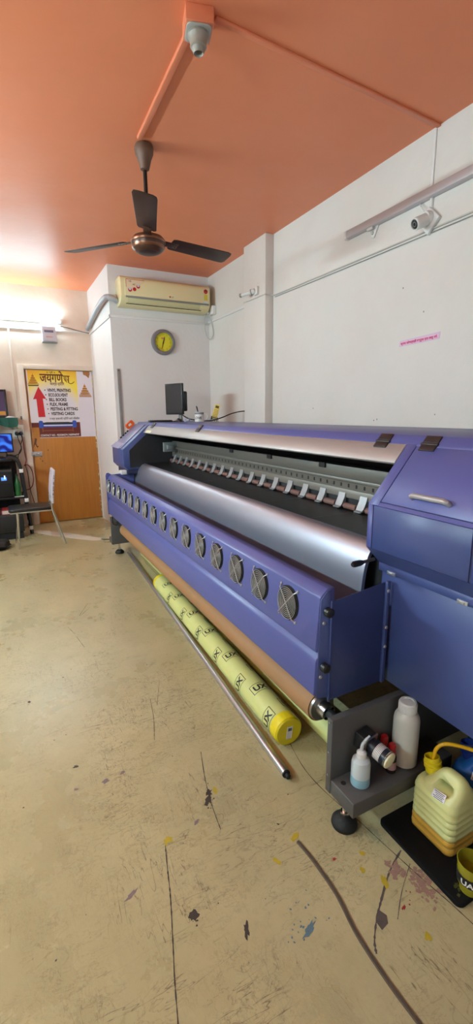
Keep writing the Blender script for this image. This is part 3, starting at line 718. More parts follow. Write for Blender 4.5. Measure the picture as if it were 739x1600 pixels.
# ------------------------------------------------------------------ jerrycans on the black tray
TRX0, TRX1, TRY0, TRY1 = 1.036, 1.56, .622, .948
tray = obj('drip_tray', MB().prism(rrect(TRX0, TRX1, TRY0, TRY1, .02), 'Z', 0, .008)
           .prism(rrect(TRX0, TRX1, TRY0, TRY1, .02), 'Z', .008, .016), P('black_rubber', (9, 8, 8), .8, 0, .2, 30, .1, 60, .2), bevel=.003)
tag(tray, 'black ink-stained tray on the floor under the yellow jerrycan', 'tray')
stn = MB()
for c, r in (((1.08, .668), .010), ((1.105, .66), .008), ((1.06, .645), .006), ((1.075, .655), .006)):
    stn.prism(blob(c, r, r*.7, .4, 12, .5), 'Z', .016, .0164)
so = obj('ink_splash', stn, P('green_ink_splash', (62, 66, 28), .4, 0, .3, 60), tray)
ZT = .0165
def jerrycan(label, cx, cy, body, liquid, neck, rot=0.0, fill=.052):
    """y runs along the broad side (neck at the far end), x is the thickness"""
    t = thing('jerrycan', label, 'jerrycan', (cx, cy, ZT), 'ink jerrycans on the black tray')
    M = Matrix.Translation((cx, cy, ZT)) @ Matrix.Rotation(rot, 4, 'Z')
    bm = bmesh.new()
    HX, HY = .068, .082
    rings = []
    def ring(z, hx, y0, y1, r):
        return [bm.verts.new((x, y, z)) for x, y in rrect(-hx, hx, y0, y1, r, 5)]
    levels = [(0, .060, -.074, .074, .018), (.004, .066, -.080, .080, .022)]
    z = .012
    for k in range(6):
        levels += [(z, HX, -HY, HY, .026), (z+.010, HX, -HY, HY, .026), (z+.0165, HX-.0035, -HY+.0035, HY-.0035, .026)]
        z += .0235
    levels += [(z+.004, HX, -HY, HY, .026), (.166, HX, -HY+.001, HY, .028), (.180, HX-.003, -HY+.003, HY-.003, .03), (.190, HX-.009, -HY+.006, HY-.008, .03)]
    rs = [ring(*l) for l in levels]
    n = len(rs[0])
    for a, b in zip(rs, rs[1:]):
        for j in range(n): bm.faces.new((a[j], a[(j+1) % n], b[(j+1) % n], b[j]))
    bm.faces.new(rs[0][::-1]); bm.faces.new(rs[-1])
    bmesh.ops.transform(bm, matrix=M, verts=bm.verts)
    o1 = obj('can_body', bm, body, t, angle=60)
    ub = bmesh.new(); ur = []
    for z, hx, y0, y1, r in ((.184, HX-.0035, -HY+.003, .060, .03), (.196, HX-.012, -HY+.003, .052, .03), (.210, .040, -HY+.004, .040, .026), (.226, .029, -HY+.007, .030, .022), (.240, .022, -HY+.013, .018, .018), (.249, .017, -HY+.022, .004, .014), (.254, .010, -HY+.032, -.008, .009)):
        ur.append([ub.verts.new((x, y, z)) for x, y in rrect(-hx, hx, y0, y1, r, 5)])
    for a, b in zip(ur, ur[1:]):
        for j in range(n): ub.faces.new((a[j], a[(j+1) % n], b[(j+1) % n], b[j]))
    ub.faces.new(ur[0][::-1]); ub.faces.new(ur[-1])
    bmesh.ops.transform(ub, matrix=M, verts=ub.verts)
    hn = obj('carry_handle', ub, body, t, angle=60)
    # the finger slot through the handle is cut out of its mesh
    cut = obj('cutter', MB().prism([(y, z) for y, z in rrect(-.052, .008, .192, .226, .0155, 6)], 'X', -.12, .12, M=M), body, t)
    md = hn.modifiers.new('slot', 'BOOLEAN'); md.object = cut; md.operation = 'DIFFERENCE'; md.solver = 'EXACT'
    bpy.context.view_layer.update()
    me = bpy.data.meshes.new_from_object(hn.evaluated_get(bpy.context.evaluated_depsgraph_get()))
    hn.modifiers.clear(); hn.data = me
    bpy.data.objects.remove(cut)
    nk = M @ Vector((0, .052, .200))
    obj('neck', MB().lathe([(.026, .0), (.026, .018), (.029, .019), (.029, .024), (.0255, .026), (.0255, .031), (.029, .032), (.029, .037), (.0255, .039), (.0245, .052), (.0225, .053), (.0220, .030), (0, .030)], nk, (0, .22, 1), 32, cap=False), neck, t)
    # liquid showing through the lower wall
    lq = bmesh.new(); rl = []
    for l in levels[:9]:
        rl.append([lq.verts.new((x*1.006, y*1.006, l[0])) for x, y in rrect(-l[1], l[1], l[2], l[3], l[4], 5)])
    for a, b in zip(rl, rl[1:]):
        for j in range(n): lq.faces.new((a[j], a[(j+1) % n], b[(j+1) % n], b[j]))
    bmesh.ops.transform(lq, matrix=M, verts=lq.verts)
    if liquid is not None: obj('liquid', lq, liquid, t, angle=60)
    else: lq.free()
    # stuck label on the shoulder facing the room
    L0 = Matrix.Translation((0, 0, 0))
    lm = MB().box(-.0008, .0008, -.022, .022, -.013, .013, M=M @ Matrix.Translation((-.0610, -.020, .1900)) @ Matrix.Rotation(math.radians(38), 4, 'Y') @ Matrix.Rotation(-.12, 4, 'X'))
    lo = obj('paper_label', lm, M_paper, t)
    lt = MB()
    for k in range(5):
        lt.box(-.0014, -.0007, -.018 + (k % 2)*.003, .018 - (k*7 % 3)*.004, .009 - k*.0048 - .0013, .009 - k*.0048 + .0005, M=M @ Matrix.Translation((-.0610, -.020, .1900)) @ Matrix.Rotation(math.radians(38), 4, 'Y') @ Matrix.Rotation(-.12, 4, 'X'))
    obj('label_print', lt, M_print, lo)
    return t
M_can = P('cloudy_yellow_plastic', (218, 217, 148), .36, 0, .06, 9, .03, 30, sss=.2)
M_canl = P('amber_ink_level', (206, 160, 66), .32, 0, .06, 9, sss=.1)
M_neck = P('ink_yellow_plastic', (214, 192, 22), .32, 0, .06, 20)
J1 = jerrycan('translucent yellow jerrycan with open neck and a yellow hose', 1.192, .812, M_can, M_canl, M_neck)
M_canb = P('ink_blue_plastic', (36, 92, 158), .34, 0, .06, 9)
J2 = jerrycan('blue jerrycan standing behind the yellow jerrycan', 1.365, .80, M_canb, None, P('dark_blue_plastic', (22, 44, 110), .4), .05)
HS = obj('ink_hose', MB().tube(spline([(1.192, .868, .20), (1.192, .868, .262), (1.198, .866, .300), (1.215, .850, .324), (1.245, .815, .330), (1.29, .765, .322), (1.36, .70, .30), (1.45, .60, .28), (1.6, .40, .30)], 6), .0062, 12), P('yellow_hose', (224, 170, 20), .34, 0, .05))
tag(HS, 'thin yellow hose arching out of the yellow jerrycan neck', 'hose')
CP = thing('ink_cup', 'yellow-stained clear cup with a black lettered band at the tray edge', 'cup', (1.104, .643, ZT))
o = (1.104, .643, ZT)
M_cup = P('yellow_stained_plastic', (150, 140, 34), .25, 0, .15, 30, alpha=.92)
obj('cup_wall', MB().lathe([(0, 0), (.026, 0), (.0285, .003), (.031, .028), (.0375, .034), (.041, .100), (.0425, .102), (.0405, .103), (.036, .036), (.030, .030), (0, .028)], o, (0, 0, 1), 32, cap=False), M_cup, CP)
obj('black_band', MB().lathe([(.0384, .038), (.0406, .070)], o, (0, 0, 1), 32, cap=False), M_blackm, CP)
bm = text_bm('UAU', .026, None, 'CENTER', .0008, cuts=[i*.005-.05 for i in range(21)])
for v in bm.verts:
    a = math.radians(212) + v.co.x/.040
    v.co = Vector(o) + Vector((math.cos(a)*(.0402 + v.co.y*.07), math.sin(a)*(.0402 + v.co.y*.07), .044 + v.co.y))
obj('lettering', bm, M_white, CP, recalc=False)
obj('ink', MB().lathe([(0, .06), (.0375, .06)], o, (0, 0, 1), 32, cap=False), P('yellow_ink', (128, 118, 16), .2, 0, .1), CP)

# ------------------------------------------------------------------ flat brown strip on the floor
pts = spline([(.744, 1.020, 0), (.750, .965, 0), (.7515, .90, 0), (.749, .82, 0), (.731, .715, 0), (.727, .60, 0), (.732, .50, 0), (.74, .38, 0), (.742, .25, 0)], 8)
mb = MB(); prev = None
for i, p in enumerate(pts):
    tg = (pts[min(i+1, len(pts)-1)] - pts[max(i-1, 0)]).normalized(); s = Vector((-tg.y, tg.x, 0)); w = .0062
    sec = [p + s*w, p + s*w*.7 + Vector((0, 0, .0045)), p - s*w*.7 + Vector((0, 0, .0045)), p - s*w]
    sec = [mb.bm.verts.new(v + Vector((0, 0, .0003))) for v in sec]
    if prev:
        for k in range(4): mb.bm.faces.new((prev[k], prev[(k+1) % 4], sec[(k+1) % 4], sec[k]))
    else: mb.bm.faces.new(sec)
    prev = sec
mb.bm.faces.new(prev[::-1])
ST = obj('wall_casing_strip' if False else 'flat_strip', mb, P('mottled_brown_strip', (80, 68, 54), .55, 0, .45, 120, .2, 150))
tag(ST, 'long curved mottled brown strip lying on the floor in front', 'strip')

# ------------------------------------------------------------------ air conditioner
AC = thing('air_conditioner', 'cream wall air conditioner with stickers under the terracotta ceiling', 'air conditioner', (1.74, YB, 2.52))
X0, X1 = 1.236, 2.236; yf = 4.955
prof = [(YB-.002, 2.800), (YB-.06, 2.806), (yf+.03, 2.800), (yf+.004, 2.780), (yf, 2.74), (yf, 2.615), (yf+.004, 2.600), (yf+.045, 2.548), (yf+.10, 2.530), (YB-.002, 2.530)]
obj('ac_body', MB().prism(prof, 'X', X0, X1), M_cream, AC, bevel=.008, seg=3)
obj('front_panel', MB().prism([(yf-.006, 2.770), (yf-.010, 2.74), (yf-.010, 2.618), (yf-.006, 2.612), (yf+.002, 2.612), (yf+.002, 2.772)], 'X', X0+.042, X1-.012), M_cream, AC, bevel=.003)
obj('trim_strip', MB().box(X0+.05, X1-.02, yf-.008, yf+.006, 2.596, 2.610), M_acgray, AC, bevel=.002)
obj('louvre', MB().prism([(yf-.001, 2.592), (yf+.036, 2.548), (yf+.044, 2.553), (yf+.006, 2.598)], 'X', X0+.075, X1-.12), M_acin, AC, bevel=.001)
obj('louvre_gap', MB().box(X0+.06, X1-.10, yf+.039, yf+.043, 2.5415, 2.5475), M_blackm, AC)
yq = yf - .0112
def logo(mb, cx, cz, r):  # ring with a simple mark
    pass
st = obj('warranty_sticker', MB().prism([(X0+.055, 2.768), (X0+.25, 2.768), (X0+.205, 2.722), (X0+.185, 2.700), (X0+.14, 2.672), (X0+.10, 2.660), (X0+.068, 2.660), (X0+.055, 2.69)], 'Y', yq, yf-.009), P('sticker_cream', (232, 214, 180), .4), AC)
mb = MB()
for x, z, r in ((X0+.095, 2.668, .020), (X0+.142, 2.676, .018), (X0+.182, 2.705, .019)): mb.lathe([(0, .001), (r, .001), (r, 0)], (x, yq, z), (0, -1, 0), 20)
mb.prism([(X0+.055, 2.768), (X0+.25, 2.768), (X0+.247, 2.764), (X0+.059, 2.764), (X0+.059, 2.69), (X0+.055, 2.69)], 'Y', yq-.0008, yq)
obj('red_badge', mb, M_red, st)
for x, z, r in ((X0+.095, 2.676, .013), (X0+.182, 2.712, .012)): obj('silver_badge', MB().lathe([(0, .0016), (r, .0016), (r, 0)], (x, yq, z), (0, -1, 0), 16), M_silverp, st)
lt = MB()
merge(lt, text_bm('LG', .022, frame((X0+.085, yq-.001, 2.742), (1, 0, 0), (0, 0, 1)), bold=.0006))
merge(lt, text_bm('Mosquito', .02, frame((X0+.105, yq-.001, 2.715), (1, 0, 0), (0, 0, 1)), bold=.0004) if False else text_bm('AC', .02, frame((X0+.125, yq-.001, 2.714), (1, 0, 0), (0, 0, 1)), bold=.0006))
obj('sticker_text', lt, M_maroon, st, recalc=False)
obj('brand_ring', MB().lathe([(0, .0008), (.0085, .0008), (.0085, 0)], (X0+.525, yq+.001, 2.640), (0, -1, 0), 20), M_red, AC)
obj('brand_text', text_bm('LG', .022, frame((X0+.537, yq, 2.632), (1, 0, 0), (0, 0, 1)), bold=.0006), M_acgray, AC, recalc=False)
es = obj('energy_sticker', MB().box(X1-.078, X1-.038, yq, yf-.009, 2.645, 2.705), P('yellow_sticker', (208, 190, 60), .4, 0, .3, 150), AC)
obj('energy_badge', MB().lathe([(0, .001), (.024, .001), (.024, 0)], (X1-.058, yq+.001, 2.735), (0, -1, 0), 24), M_red, es)
obj('energy_dial', MB().prism([(X1-.058 + .018*math.cos(a*PI/10), 2.735 + .018*math.sin(a*PI/10)) for a in range(11)], 'Y', yq-.0006, yq+.0004), M_maroon, es)
obj('small_sticker', MB().box(X1-.082, X1-.062, yq, yf-.009, 2.618, 2.636).box(X1-.056, X1-.032, yq, yf-.009, 2.614, 2.630), M_silverp, AC)
DU = obj('drain_duct', MB().tube(spline([(1.234, 5.10, 2.575), (1.19, 5.095, 2.60), (1.140, 5.115, 2.615), (1.116, 5.20, 2.615), (1.118, 5.50, 2.602), (1.120, 5.85, 2.56), (1.120, 6.15, 2.515), (1.120, 6.32, 2.490)], 7), .028, 16), M_duct)
tag(DU, 'grey foil wrapped pipe bending round the corner from the air conditioner', 'pipe')

# ------------------------------------------------------------------ clock
CK = thing('wall_clock', 'round wall clock with yellow face and grey rim', 'clock', (1.735, YB, 2.208))
cc = Vector((1.735, YB - .001, 2.208))
obj('rim', MB().lathe([(.100, .034), (.112, .040), (.128, .036), (.138, .018), (.138, 0), (0, 0), (0, .010), (.100, .010)], cc, (0, -1, 0), 56, cap=False), P('grey_clock_rim', (128, 122, 124), .4, .1), CK)
dl = obj('dial', MB().lathe([(0, .014), (.108, .014), (.108, .010)], cc, (0, -1, 0), 56, cap=False), P('yellow_dial', (226, 214, 40), .4, 0, .05), CK)
nb = MB()
for k in range(1, 13):
    a = math.radians(90 - 30*k)
    merge(nb, text_bm(str(k), .026, frame((cc.x + .082*math.cos(a), cc.y - .0146, cc.z + .082*math.sin(a) - .009), (1, 0, 0), (0, 0, 1)), 'CENTER'))
obj('numeral', nb, P('olive_print', (150, 138, 40), .5), dl, recalc=False)
obj('dial_logo', text_bm('LG', .030, frame((cc.x - .004, cc.y - .0148, cc.z + .030), (1, 0, 0), (0, 0, 1)), 'CENTER', .0008) if False else MB().box(cc.x-.024, cc.x+.012, cc.y-.0155, cc.y-.0142, cc.z+.034, cc.z+.050), P('salmon_print', (210, 120, 80), .5, 0, .2, 80), dl)
def hand(name, ang, L, w, off):
    a = math.radians(ang); d = Vector((math.sin(a), 0, math.cos(a))); s = Vector((math.cos(a), 0, -math.sin(a))); o = cc + Vector((0, -off, 0))
    mb = MB(); v = [o - d*.02 - s*w, o + d*L - s*w*.5, o + d*L + s*w*.5, o - d*.02 + s*w]
    v += [p + Vector((0, -.0012, 0)) for p in v]
    mb.faces(v, [(0, 1, 2, 3), (7, 6, 5, 4), (0, 4, 5, 1), (1, 5, 6, 2), (2, 6, 7, 3), (3, 7, 4, 0)])
    obj(name, mb, M_black, CK)
hand('hour_hand', 16, .058, .006, .017); hand('minute_hand', 198, .078, .0042, .019)

# ------------------------------------------------------------------ ceiling fan
FN = thing('ceiling_fan', 'brown three-bladed ceiling fan hanging from the terracotta ceiling', 'fan', (.914, 2.92, H))
fx, fy = .914, 2.92
obj('canopy', MB().lathe([(.030, -.001), (.050, -.004), (.056, -.020), (.052, -.050), (.040, -.075), (.032, -.105), (.026, -.128), (.016, -.134), (0, -.134)], (fx, fy, H), (0, 0, 1), 32), P('dusty_brown', (104, 76, 60), .5, .1, .15, 30), FN)
obj('down_rod', MB().cyl((fx, fy, 2.47), (fx, fy, H-.12), .012, 16), M_rod, FN)
mt = obj('motor_housing', MB().lathe([(0, .055), (.030, .055), (.050, .050), (.088, .036), (.100, .022), (.102, .004), (.100, -.012), (.092, -.030), (.076, -.044), (.060, -.050), (0, -.050)], (fx, fy, 2.425), (0, 0, 1), 44), M_brown, FN)
obj('copper_band', MB().lathe([(.1005, .020), (.1045, .016), (.1045, .008), (.1022, .004)], (fx, fy, 2.425), (0, 0, 1), 44, cap=False).lathe([(.0930, -.030), (.0965, -.026), (.0985, -.018), (.0995, -.014)], (fx, fy, 2.425), (0, 0, 1), 44, cap=False), M_brown2, mt)
obj('bottom_cap', MB().lathe([(0, -.058), (.040, -.056), (.062, -.049)], (fx, fy, 2.425), (0, 0, 1), 36, cap=False), M_fanbl, mt)
for k, ang in enumerate((10, 132, 252)):
    a = math.radians(ang)
    Mr = Matrix.Translation((fx, fy, 2.452)) @ Matrix.Rotation(a, 4, 'Z') @ Matrix.Rotation(math.radians(-13), 4, 'X')
    out = [(.150, -.050), (.17, -.058), (.56, -.064), (.588, -.055), (.596, -.03), (.596, .04), (.585, .058), (.56, .062), (.17, .052), (.15, .042)]
    bl = obj('blade', MB().prism(out, 'Z', -.002, .002, M=Mr), M_fanbl, FN, bevel=.001)
    mb = MB().box(.080, .20, -.024, .024, -.006, -.002, M=Mr)
    for x in (.165, .19):
        for y in (-.014, .014): mb.lathe([(0, -.0095), (.004, -.008), (.005, -.006)], Mr @ Vector((x, y, 0)), (Mr.to_3x3() @ Vector((0, 0, 1))), 8)
    obj('blade_bracket', mb, M_brown, bl, bevel=.001)

# ------------------------------------------------------------------ ceiling casing and lamp holder
c1 = obj('cable_casing', MB().prism([(-.014, -.016), (.014, -.016), (.016, 0), (-.016, 0)], 'Y', 0, .80, M=Matrix.Translation((.857, 2.055, H)) @ Matrix.Rotation(-.018, 4, 'Z')), M_casing, bevel=.002)
tag(c1, 'terracotta cable casing on the ceiling running from the box to the fan', 'cable casing')
c2 = obj('cable_casing', MB().prism([(0, -.012), (0, 0), (1.385, 0), (1.385, -.012)], 'Y', -.013, .013, M=Matrix.Translation((.925, 1.95, H)) @ Matrix.Rotation(.055, 4, 'Z')), M_casing, bevel=.003)
tag(c2, 'terracotta cable casing on the ceiling running to the right wall', 'cable casing')
JB = thing('lamp_holder', 'ceiling bulb holder without bulb on a terracotta box', 'lamp holder', (.86, 1.985, H))
Mj = Matrix.Translation((.862, 1.975, H)) @ Matrix.Rotation(-.25, 4, 'Z')
obj('box', MB().box(-.055, .055, -.055, .055, -.055, 0, M=Mj), M_casing, JB, bevel=.002)
obj('mounting_plate', MB().prism(rrect(-.05, .05, -.05, .05, .022), 'Z', -.061, -.055, M=Mj), P('grey_bakelite', (170, 164, 158), .5, 0, .1, 30), JB, bevel=.002)
obj('holder_cup', MB().lathe([(.040, -.060), (.042, -.070), (.036, -.080), (.032, -.092), (.033, -.104), (.027, -.108), (.022, -.122), (.019, -.126), (.016, -.122), (.014, -.100), (0, -.100)], Mj @ Vector((0, 0, 0)), (0, 0, 1), 32, cap=False), P('aged_bakelite', (150, 140, 128), .4, 0, .12, 30), JB)
# ------------------------------------------------------------------ right wall fittings
vc = obj('cable_casing', MB().box(XR-.008, XR, 2.036, 2.054, 2.66, H-.013), M_side, bevel=.002)
tag(vc, 'thin white vertical cable casing on the right wall above the batten', 'cable casing')
BT = thing('tube_light_batten', 'long unlit grey tube light batten high on the right wall', 'tube light', (2.29, 1.95, 2.62))
obj('batten', MB().prism([(XR, 2.652), (XR-.034, 2.646), (XR-.040, 2.635), (XR-.036, 2.600), (XR-.026, 2.594), (XR, 2.594)], 'Y', 1.20, 2.742), P('grey_lilac_batten', (190, 182, 184), .45, .1), BT, bevel=.002)
obj('end_cap', MB().prism([(XR, 2.653), (XR-.036, 2.648), (XR-.042, 2.635), (XR-.038, 2.599), (XR-.026, 2.593), (XR, 2.593)], 'Y', 2.725, 2.748), M_white, BT, bevel=.002)
SH = thing('bulb_bracket', 'small clear triangular lamp bracket under the batten end', 'bracket', (2.29, 2.50, 2.56))
obj('plate', MB().prism([(2.445, 2.596), (2.535, 2.600), (2.50, 2.535), (2.480, 2.530)], 'X', XR-.012, XR-.001), M_white, SH, bevel=.003)
obj('clip', MB().cyl((XR-.03, 2.47, 2.585), (XR-.03, 2.52, 2.585), .010, 12).cyl((XR-.012, 2.49, 2.56), (XR-.022, 2.49, 2.56), .010, 10), P('clear_grey_plastic', (204, 204, 200), .3), SH)
CC = thing('security_camera', 'white bullet security camera on a square tilted plate', 'camera', (2.30, 2.04, 2.49))
Mc = Matrix.Translation((XR, 2.035, 2.478)) @ Matrix.Rotation(math.radians(45), 4, 'X')
obj('mounting_plate', MB().box(-.024, 0, -.052, .052, -.052, .052, M=Mc), M_white, CC, bevel=.004)
d = Vector((-.66, .1, -.30)).normalized(); o = Vector((XR-.024, 2.035, 2.490))
obj('camera_base', MB().lathe([(0, 0), (.038, 0), (.038, .012), (.030, .030), (0, .034)], o, (-1, 0, 0), 28), M_white, CC)
bd = obj('camera_body', MB().lathe([(0, .010), (.030, .012), (.033, .020), (.033, .096), (.029, .102), (.026, .102), (.025, .094), (0, .094)], o, d, 32), M_white, CC)
obj('lens', MB().lathe([(0, .096), (.012, .097), (.0245, .095)], o, d, 28, cap=False), M_black, bd)
obj('lens_ring', MB().lathe([(.013, .098), (.013, .101), (.010, .101), (.010, .097)], o, d, 20, cap=False), M_acgray, bd)
obj('tail_cable', MB().tube(spline([(XR-.02, 2.07, 2.53), (XR-.03, 2.085, 2.56), (XR-.02, 2.105, 2.585), (XR-.01, 2.11, 2.60)], 5), .0035, 8).tube([(XR-.006, 2.035, 2.53), (XR-.006, 2.035, 2.60)], .010, 8), M_white, CC)
LH = thing('lamp_holder', 'angled white bulb holder without bulb on the pillar', 'lamp holder', (2.21, 3.90, 2.50))
obj('base', MB().box(2.200, 2.2245, 3.845, 3.915, 2.475, 2.545), M_white, LH, bevel=.004)
a = Vector((2.205, 3.885, 2.510)); d = Vector((-.55, .62, -.15)).normalized()
obj('holder_arm', MB().lathe([(0, 0), (.020, 0), (.024, .012), (.024, .035), (.020, .040), (.020, .055), (.016, .060), (.015, .150), (.012, .155), (0, .155)], a, d, 24), M_white, LH)
obj('holder_ring', MB().lathe([(.0245, .030), (.0265, .032), (.0265, .040), (.0210, .042)], a, d, 24, cap=False).lathe([(.0155, .135), (.018, .138), (.018, .150), (.0125, .156)], a, d, 24, cap=False), P('grey_ring', (150, 146, 142), .4), LH)
def sag(a, b, s, n=10):
    a, b = Vector(a), Vector(b)
    return [a.lerp(b, i/n) - Vector((0, 0, s*4*(i/n)*(1-i/n))) for i in range(n+1)]
rc = obj('wall_cable', MB().tube(sag((XR-.006, 1.0, 2.432), (XR-.006, 3.70, 2.448), .004) + [(2.285, 3.728, 2.448), (2.218, 3.728, 2.452), (2.2185, 3.76, 2.453)] + sag((2.2185, 3.80, 2.454), (2.2185, 4.13, 2.462), .002, 4), .0055, 8), M_cable)
tag(rc, 'thin grey cable run along the right wall and round the pillar', 'cable')
rc2 = obj('wall_cable', MB().tube(sag((XR-.005, 1.0, 2.414), (XR-.005, 3.70, 2.431), .005), .0035, 8), P('grey_cable', (150, 146, 142), .5))
tag(rc2, 'second thinner cable just below the grey cable on the right wall', 'cable')
bc = obj('cable_casing', MB().box(XR-.014, XR, 4.142, YB, 2.448, 2.474), M_side, bevel=.002)
tag(bc, 'pale cable casing on the wall between the pillar and the air conditioner', 'cable casing')
bc2 = obj('cable_casing', MB().box(XS-.014, XR-.014, YB-.014, YB, 2.430, 2.458), M_side, bevel=.002)
tag(bc2, 'pale cable casing along the wall below the air conditioner', 'cable casing')
bc3 = obj('cable_casing', MB().box(XS-.014, XS, YB-.014, YD, 2.425, 2.450), M_side, bevel=.002)
tag(bc3, 'pale cable casing on the white side wall below the grey pipe', 'cable casing')
bc4 = obj('cable_casing', MB().box(XL+.4, XS-.014, YD-.014, YD, 2.440, 2.466), M_side, bevel=.002)
tag(bc4, 'pale cable casing along the wall above the door', 'cable casing')
bc5 = obj('cable_casing', MB().box(.196, .216, YD-.012, YD, 1.46, 2.440), M_wall_tinted, bevel=.002)
tag(bc5, 'pale vertical cable casing on the wall left of the door', 'cable casing')
sw = thing('junction_box', 'small white junction box in the corner right of the air conditioner', 'junction box', (2.29, 5.01, 2.55))
obj('box', MB().box(XR-.05, XR, 4.955, 5.035, 2.515, 2.605), M_white, sw, bevel=.004)
obj('plug', MB().cyl((XR-.05, 5.045, 2.55), (XR-.066, 5.060, 2.547), .020, 14).box(XR-.03, XR, 5.035, 5.09, 2.52, 2.57), M_white, sw, bevel=.002)
lw = obj('hanging_cable', MB().tube(spline([(2.23, 5.10, 2.535), (2.225, 5.11, 2.44), (2.235, 5.10, 2.33), (2.265, 5.08, 2.265), (2.29, 5.05, 2.27), (2.298, 5.03, 2.34), (2.29, 5.06, 2.45), (2.255, 5.08, 2.53)], 7), .006, 8), M_cable)
tag(lw, 'thin beige cable hanging in a loop below the air conditioner', 'cable')
NT = thing('paper_notice', 'narrow pink-lilac paper notice with magenta writing on the right wall', 'notice', (XR, 2.06, 1.82))
nv = [(XR-.0006, 2.212, 1.820), (XR-.0006, 1.910, 1.829), (XR-.0006, 1.906, 1.868), (XR-.0006, 2.207, 1.854)]
nv2 = [(x-.0012, y, z) for x, y, z in nv]
obj('sheet', MB().faces(nv + nv2, [(0, 1, 2, 3), (7, 6, 5, 4), (0, 4, 5, 1), (1, 5, 6, 2), (2, 6, 7, 3), (3, 7, 4, 0)]), P('lilac_paper', (214, 190, 214), .6), NT)
obj('pink_band', MB().faces([(XR-.0021, 2.205, 1.8245), (XR-.0021, 1.918, 1.832), (XR-.0021, 1.916, 1.856), (XR-.0021, 2.203, 1.848)], [(0, 1, 2, 3)]), P('pink_paper', (234, 190, 214), .6), NT)
obj('lettering', text_bm('कृपया कोणत्याही वस्तुला हात लावु नये.', .018, frame((XR-.0028, 2.198, 1.8300), (0, -1, .030), (0, .03, 1)), bold=.0007, maxw=.275), P('magenta_print', (196, 40, 110), .5), NT, recalc=False)

# metal ruler behind the printer
RU = thing('straightedge', 'tall thin grey straightedge standing against the wall left of the clock', 'straightedge', (1.21, 5.16, 0))
obj('blade', MB().box(1.196, 1.228, 5.158, 5.166, 0.0, 1.905), P('worn_aluminium', (150, 150, 148), .4, .5, .25, 6), RU, bevel=.001)
obj('hang_hole', MB().cyl((1.212, 5.1575, 1.885), (1.212, 5.1585, 1.885), .006), M_blackm, RU)

# ------------------------------------------------------------------ poster on the door
yp = YD + .0105
def poster_mat():
    m, nt, b = base_mat('poster_print'); N, L = nt.nodes, nt.links
    tc = N.new('ShaderNodeTexCoord'); sp = N.new('ShaderNodeSeparateXYZ'); L.new(tc.outputs['Object'], sp.inputs[0])
    def mrange(src, a, bb, lo=0, hi=1):
        n = N.new('ShaderNodeMapRange'); n.inputs['From Min'].default_value = a; n.inputs['From Max'].default_value = bb
        n.inputs['To Min'].default_value = lo; n.inputs['To Max'].default_value = hi; L.new(src, n.inputs['Value']); return n.outputs['Result']
    X, Z = sp.outputs['X'], sp.outputs['Z']
    # distance from the white centre of the sheet, printed yellow outside it and orange towards the top
    def M2(op, a, bb):
        n = N.new('ShaderNodeMath'); n.operation = op; n.use_clamp = False
        for i, v in enumerate((a, bb)):
            if isinstance(v, (int, float)): n.inputs[i].default_value = v
            else: L.new(v, n.inputs[i])
        return n.outputs[0]
    dx = M2('DIVIDE', M2('SUBTRACT', X, -.02), .36); dz = M2('DIVIDE', M2('SUBTRACT', Z, .30), .40)
    r = M2('SQRT', M2('ADD', M2('MULTIPLY', dx, dx), M2('MULTIPLY', dz, dz)), 0)
    yel = M2('MULTIPLY', mrange(r, .75, 1.12), mrange(Z, .30, .52))
    nz = N.new('ShaderNodeTexNoise'); nz.inputs['Scale'].default_value = 6; L.new(tc.outputs['Object'], nz.inputs['Vector'])
    org = M2('MULTIPLY', mrange(M2('ADD', Z, M2('MULTIPLY', M2('ABSOLUTE', M2('SUBTRACT', X, .02), 0), .35)), .76, .95), mrange(nz.outputs['Fac'], .2, .6, .6, 1))
    m1 = N.new('ShaderNodeMix'); m1.data_type = 'RGBA'; m1.inputs['A'].default_value = lin((224, 218, 226)); m1.inputs['B'].default_value = lin((240, 216, 70)); L.new(yel, m1.inputs['Factor'])
    m2 = N.new('ShaderNodeMix'); m2.data_type = 'RGBA'; m2.inputs['B'].default_value = lin((232, 150, 28)); L.new(m1.outputs['Result'], m2.inputs['A']); L.new(org, m2.inputs['Factor'])
    L.new(m2.outputs['Result'], b.inputs['Base Color']); b.inputs['Roughness'].default_value = .45
    return m
PO = thing('door_poster', 'printed poster with red arrow and service list taped on the brown door', 'poster', (.65, yp, 1.13))
obj('backing_sheet', MB().box(.350, 1.142, yp-.0012, yp+.001, 1.128, 1.968), M_lilac, PO)
obj('printed_sheet', MB().box(.362, .948, yp-.0024, yp-.0013, 1.30, 1.968), poster_mat(), PO)
obj('brown_corner', MB().prism([(1.03, 1.968), (1.115, 1.968), (1.118, 1.94), (1.10, 1.885), (1.07, 1.915), (1.035, 1.93)], 'Y', yp-.0020, yp-.0012), P('brown_tape', (158, 104, 58), .5, 0, .15), PO)
obj('maroon_band', MB().box(.352, .946, yp-.0026, yp-.0013, 1.262, 1.322).box(.438, .946, yp-.0026, yp-.0013, 1.134, 1.265), M_maroon, PO)
obj('torn_wood_patch', MB().prism([(.352, 1.262), (.438, 1.262), (.438, 1.128), (.352, 1.128)], 'Y', yp-.0026, yp-.0013), M_wood, PO)
ye = yp - .0030
obj('arrow', MB().prism([(.476, 1.768), (.556, 1.618), (.516, 1.622), (.527, 1.392), (.444, 1.390), (.440, 1.616), (.400, 1.612)], 'Y', ye, ye+.0012), M_red, PO)
def FR(x, z): return frame((x, ye - .0004, z), (1, 0, 0), (0, 0, 1))
ttl = MB(); merge(ttl, text_bm('जयगणे', .150, FR(.505, 1.828), bold=.0034, maxw=.280))
sx = .788; ys = ye - .0008
ttl.box(sx-.012, sx+.074, ys, ys+.0008, 1.898, 1.910)                          # head bar of the last letter
ttl.box(sx+.050, sx+.062, ys, ys+.0008, 1.826, 1.905)                          # its upright
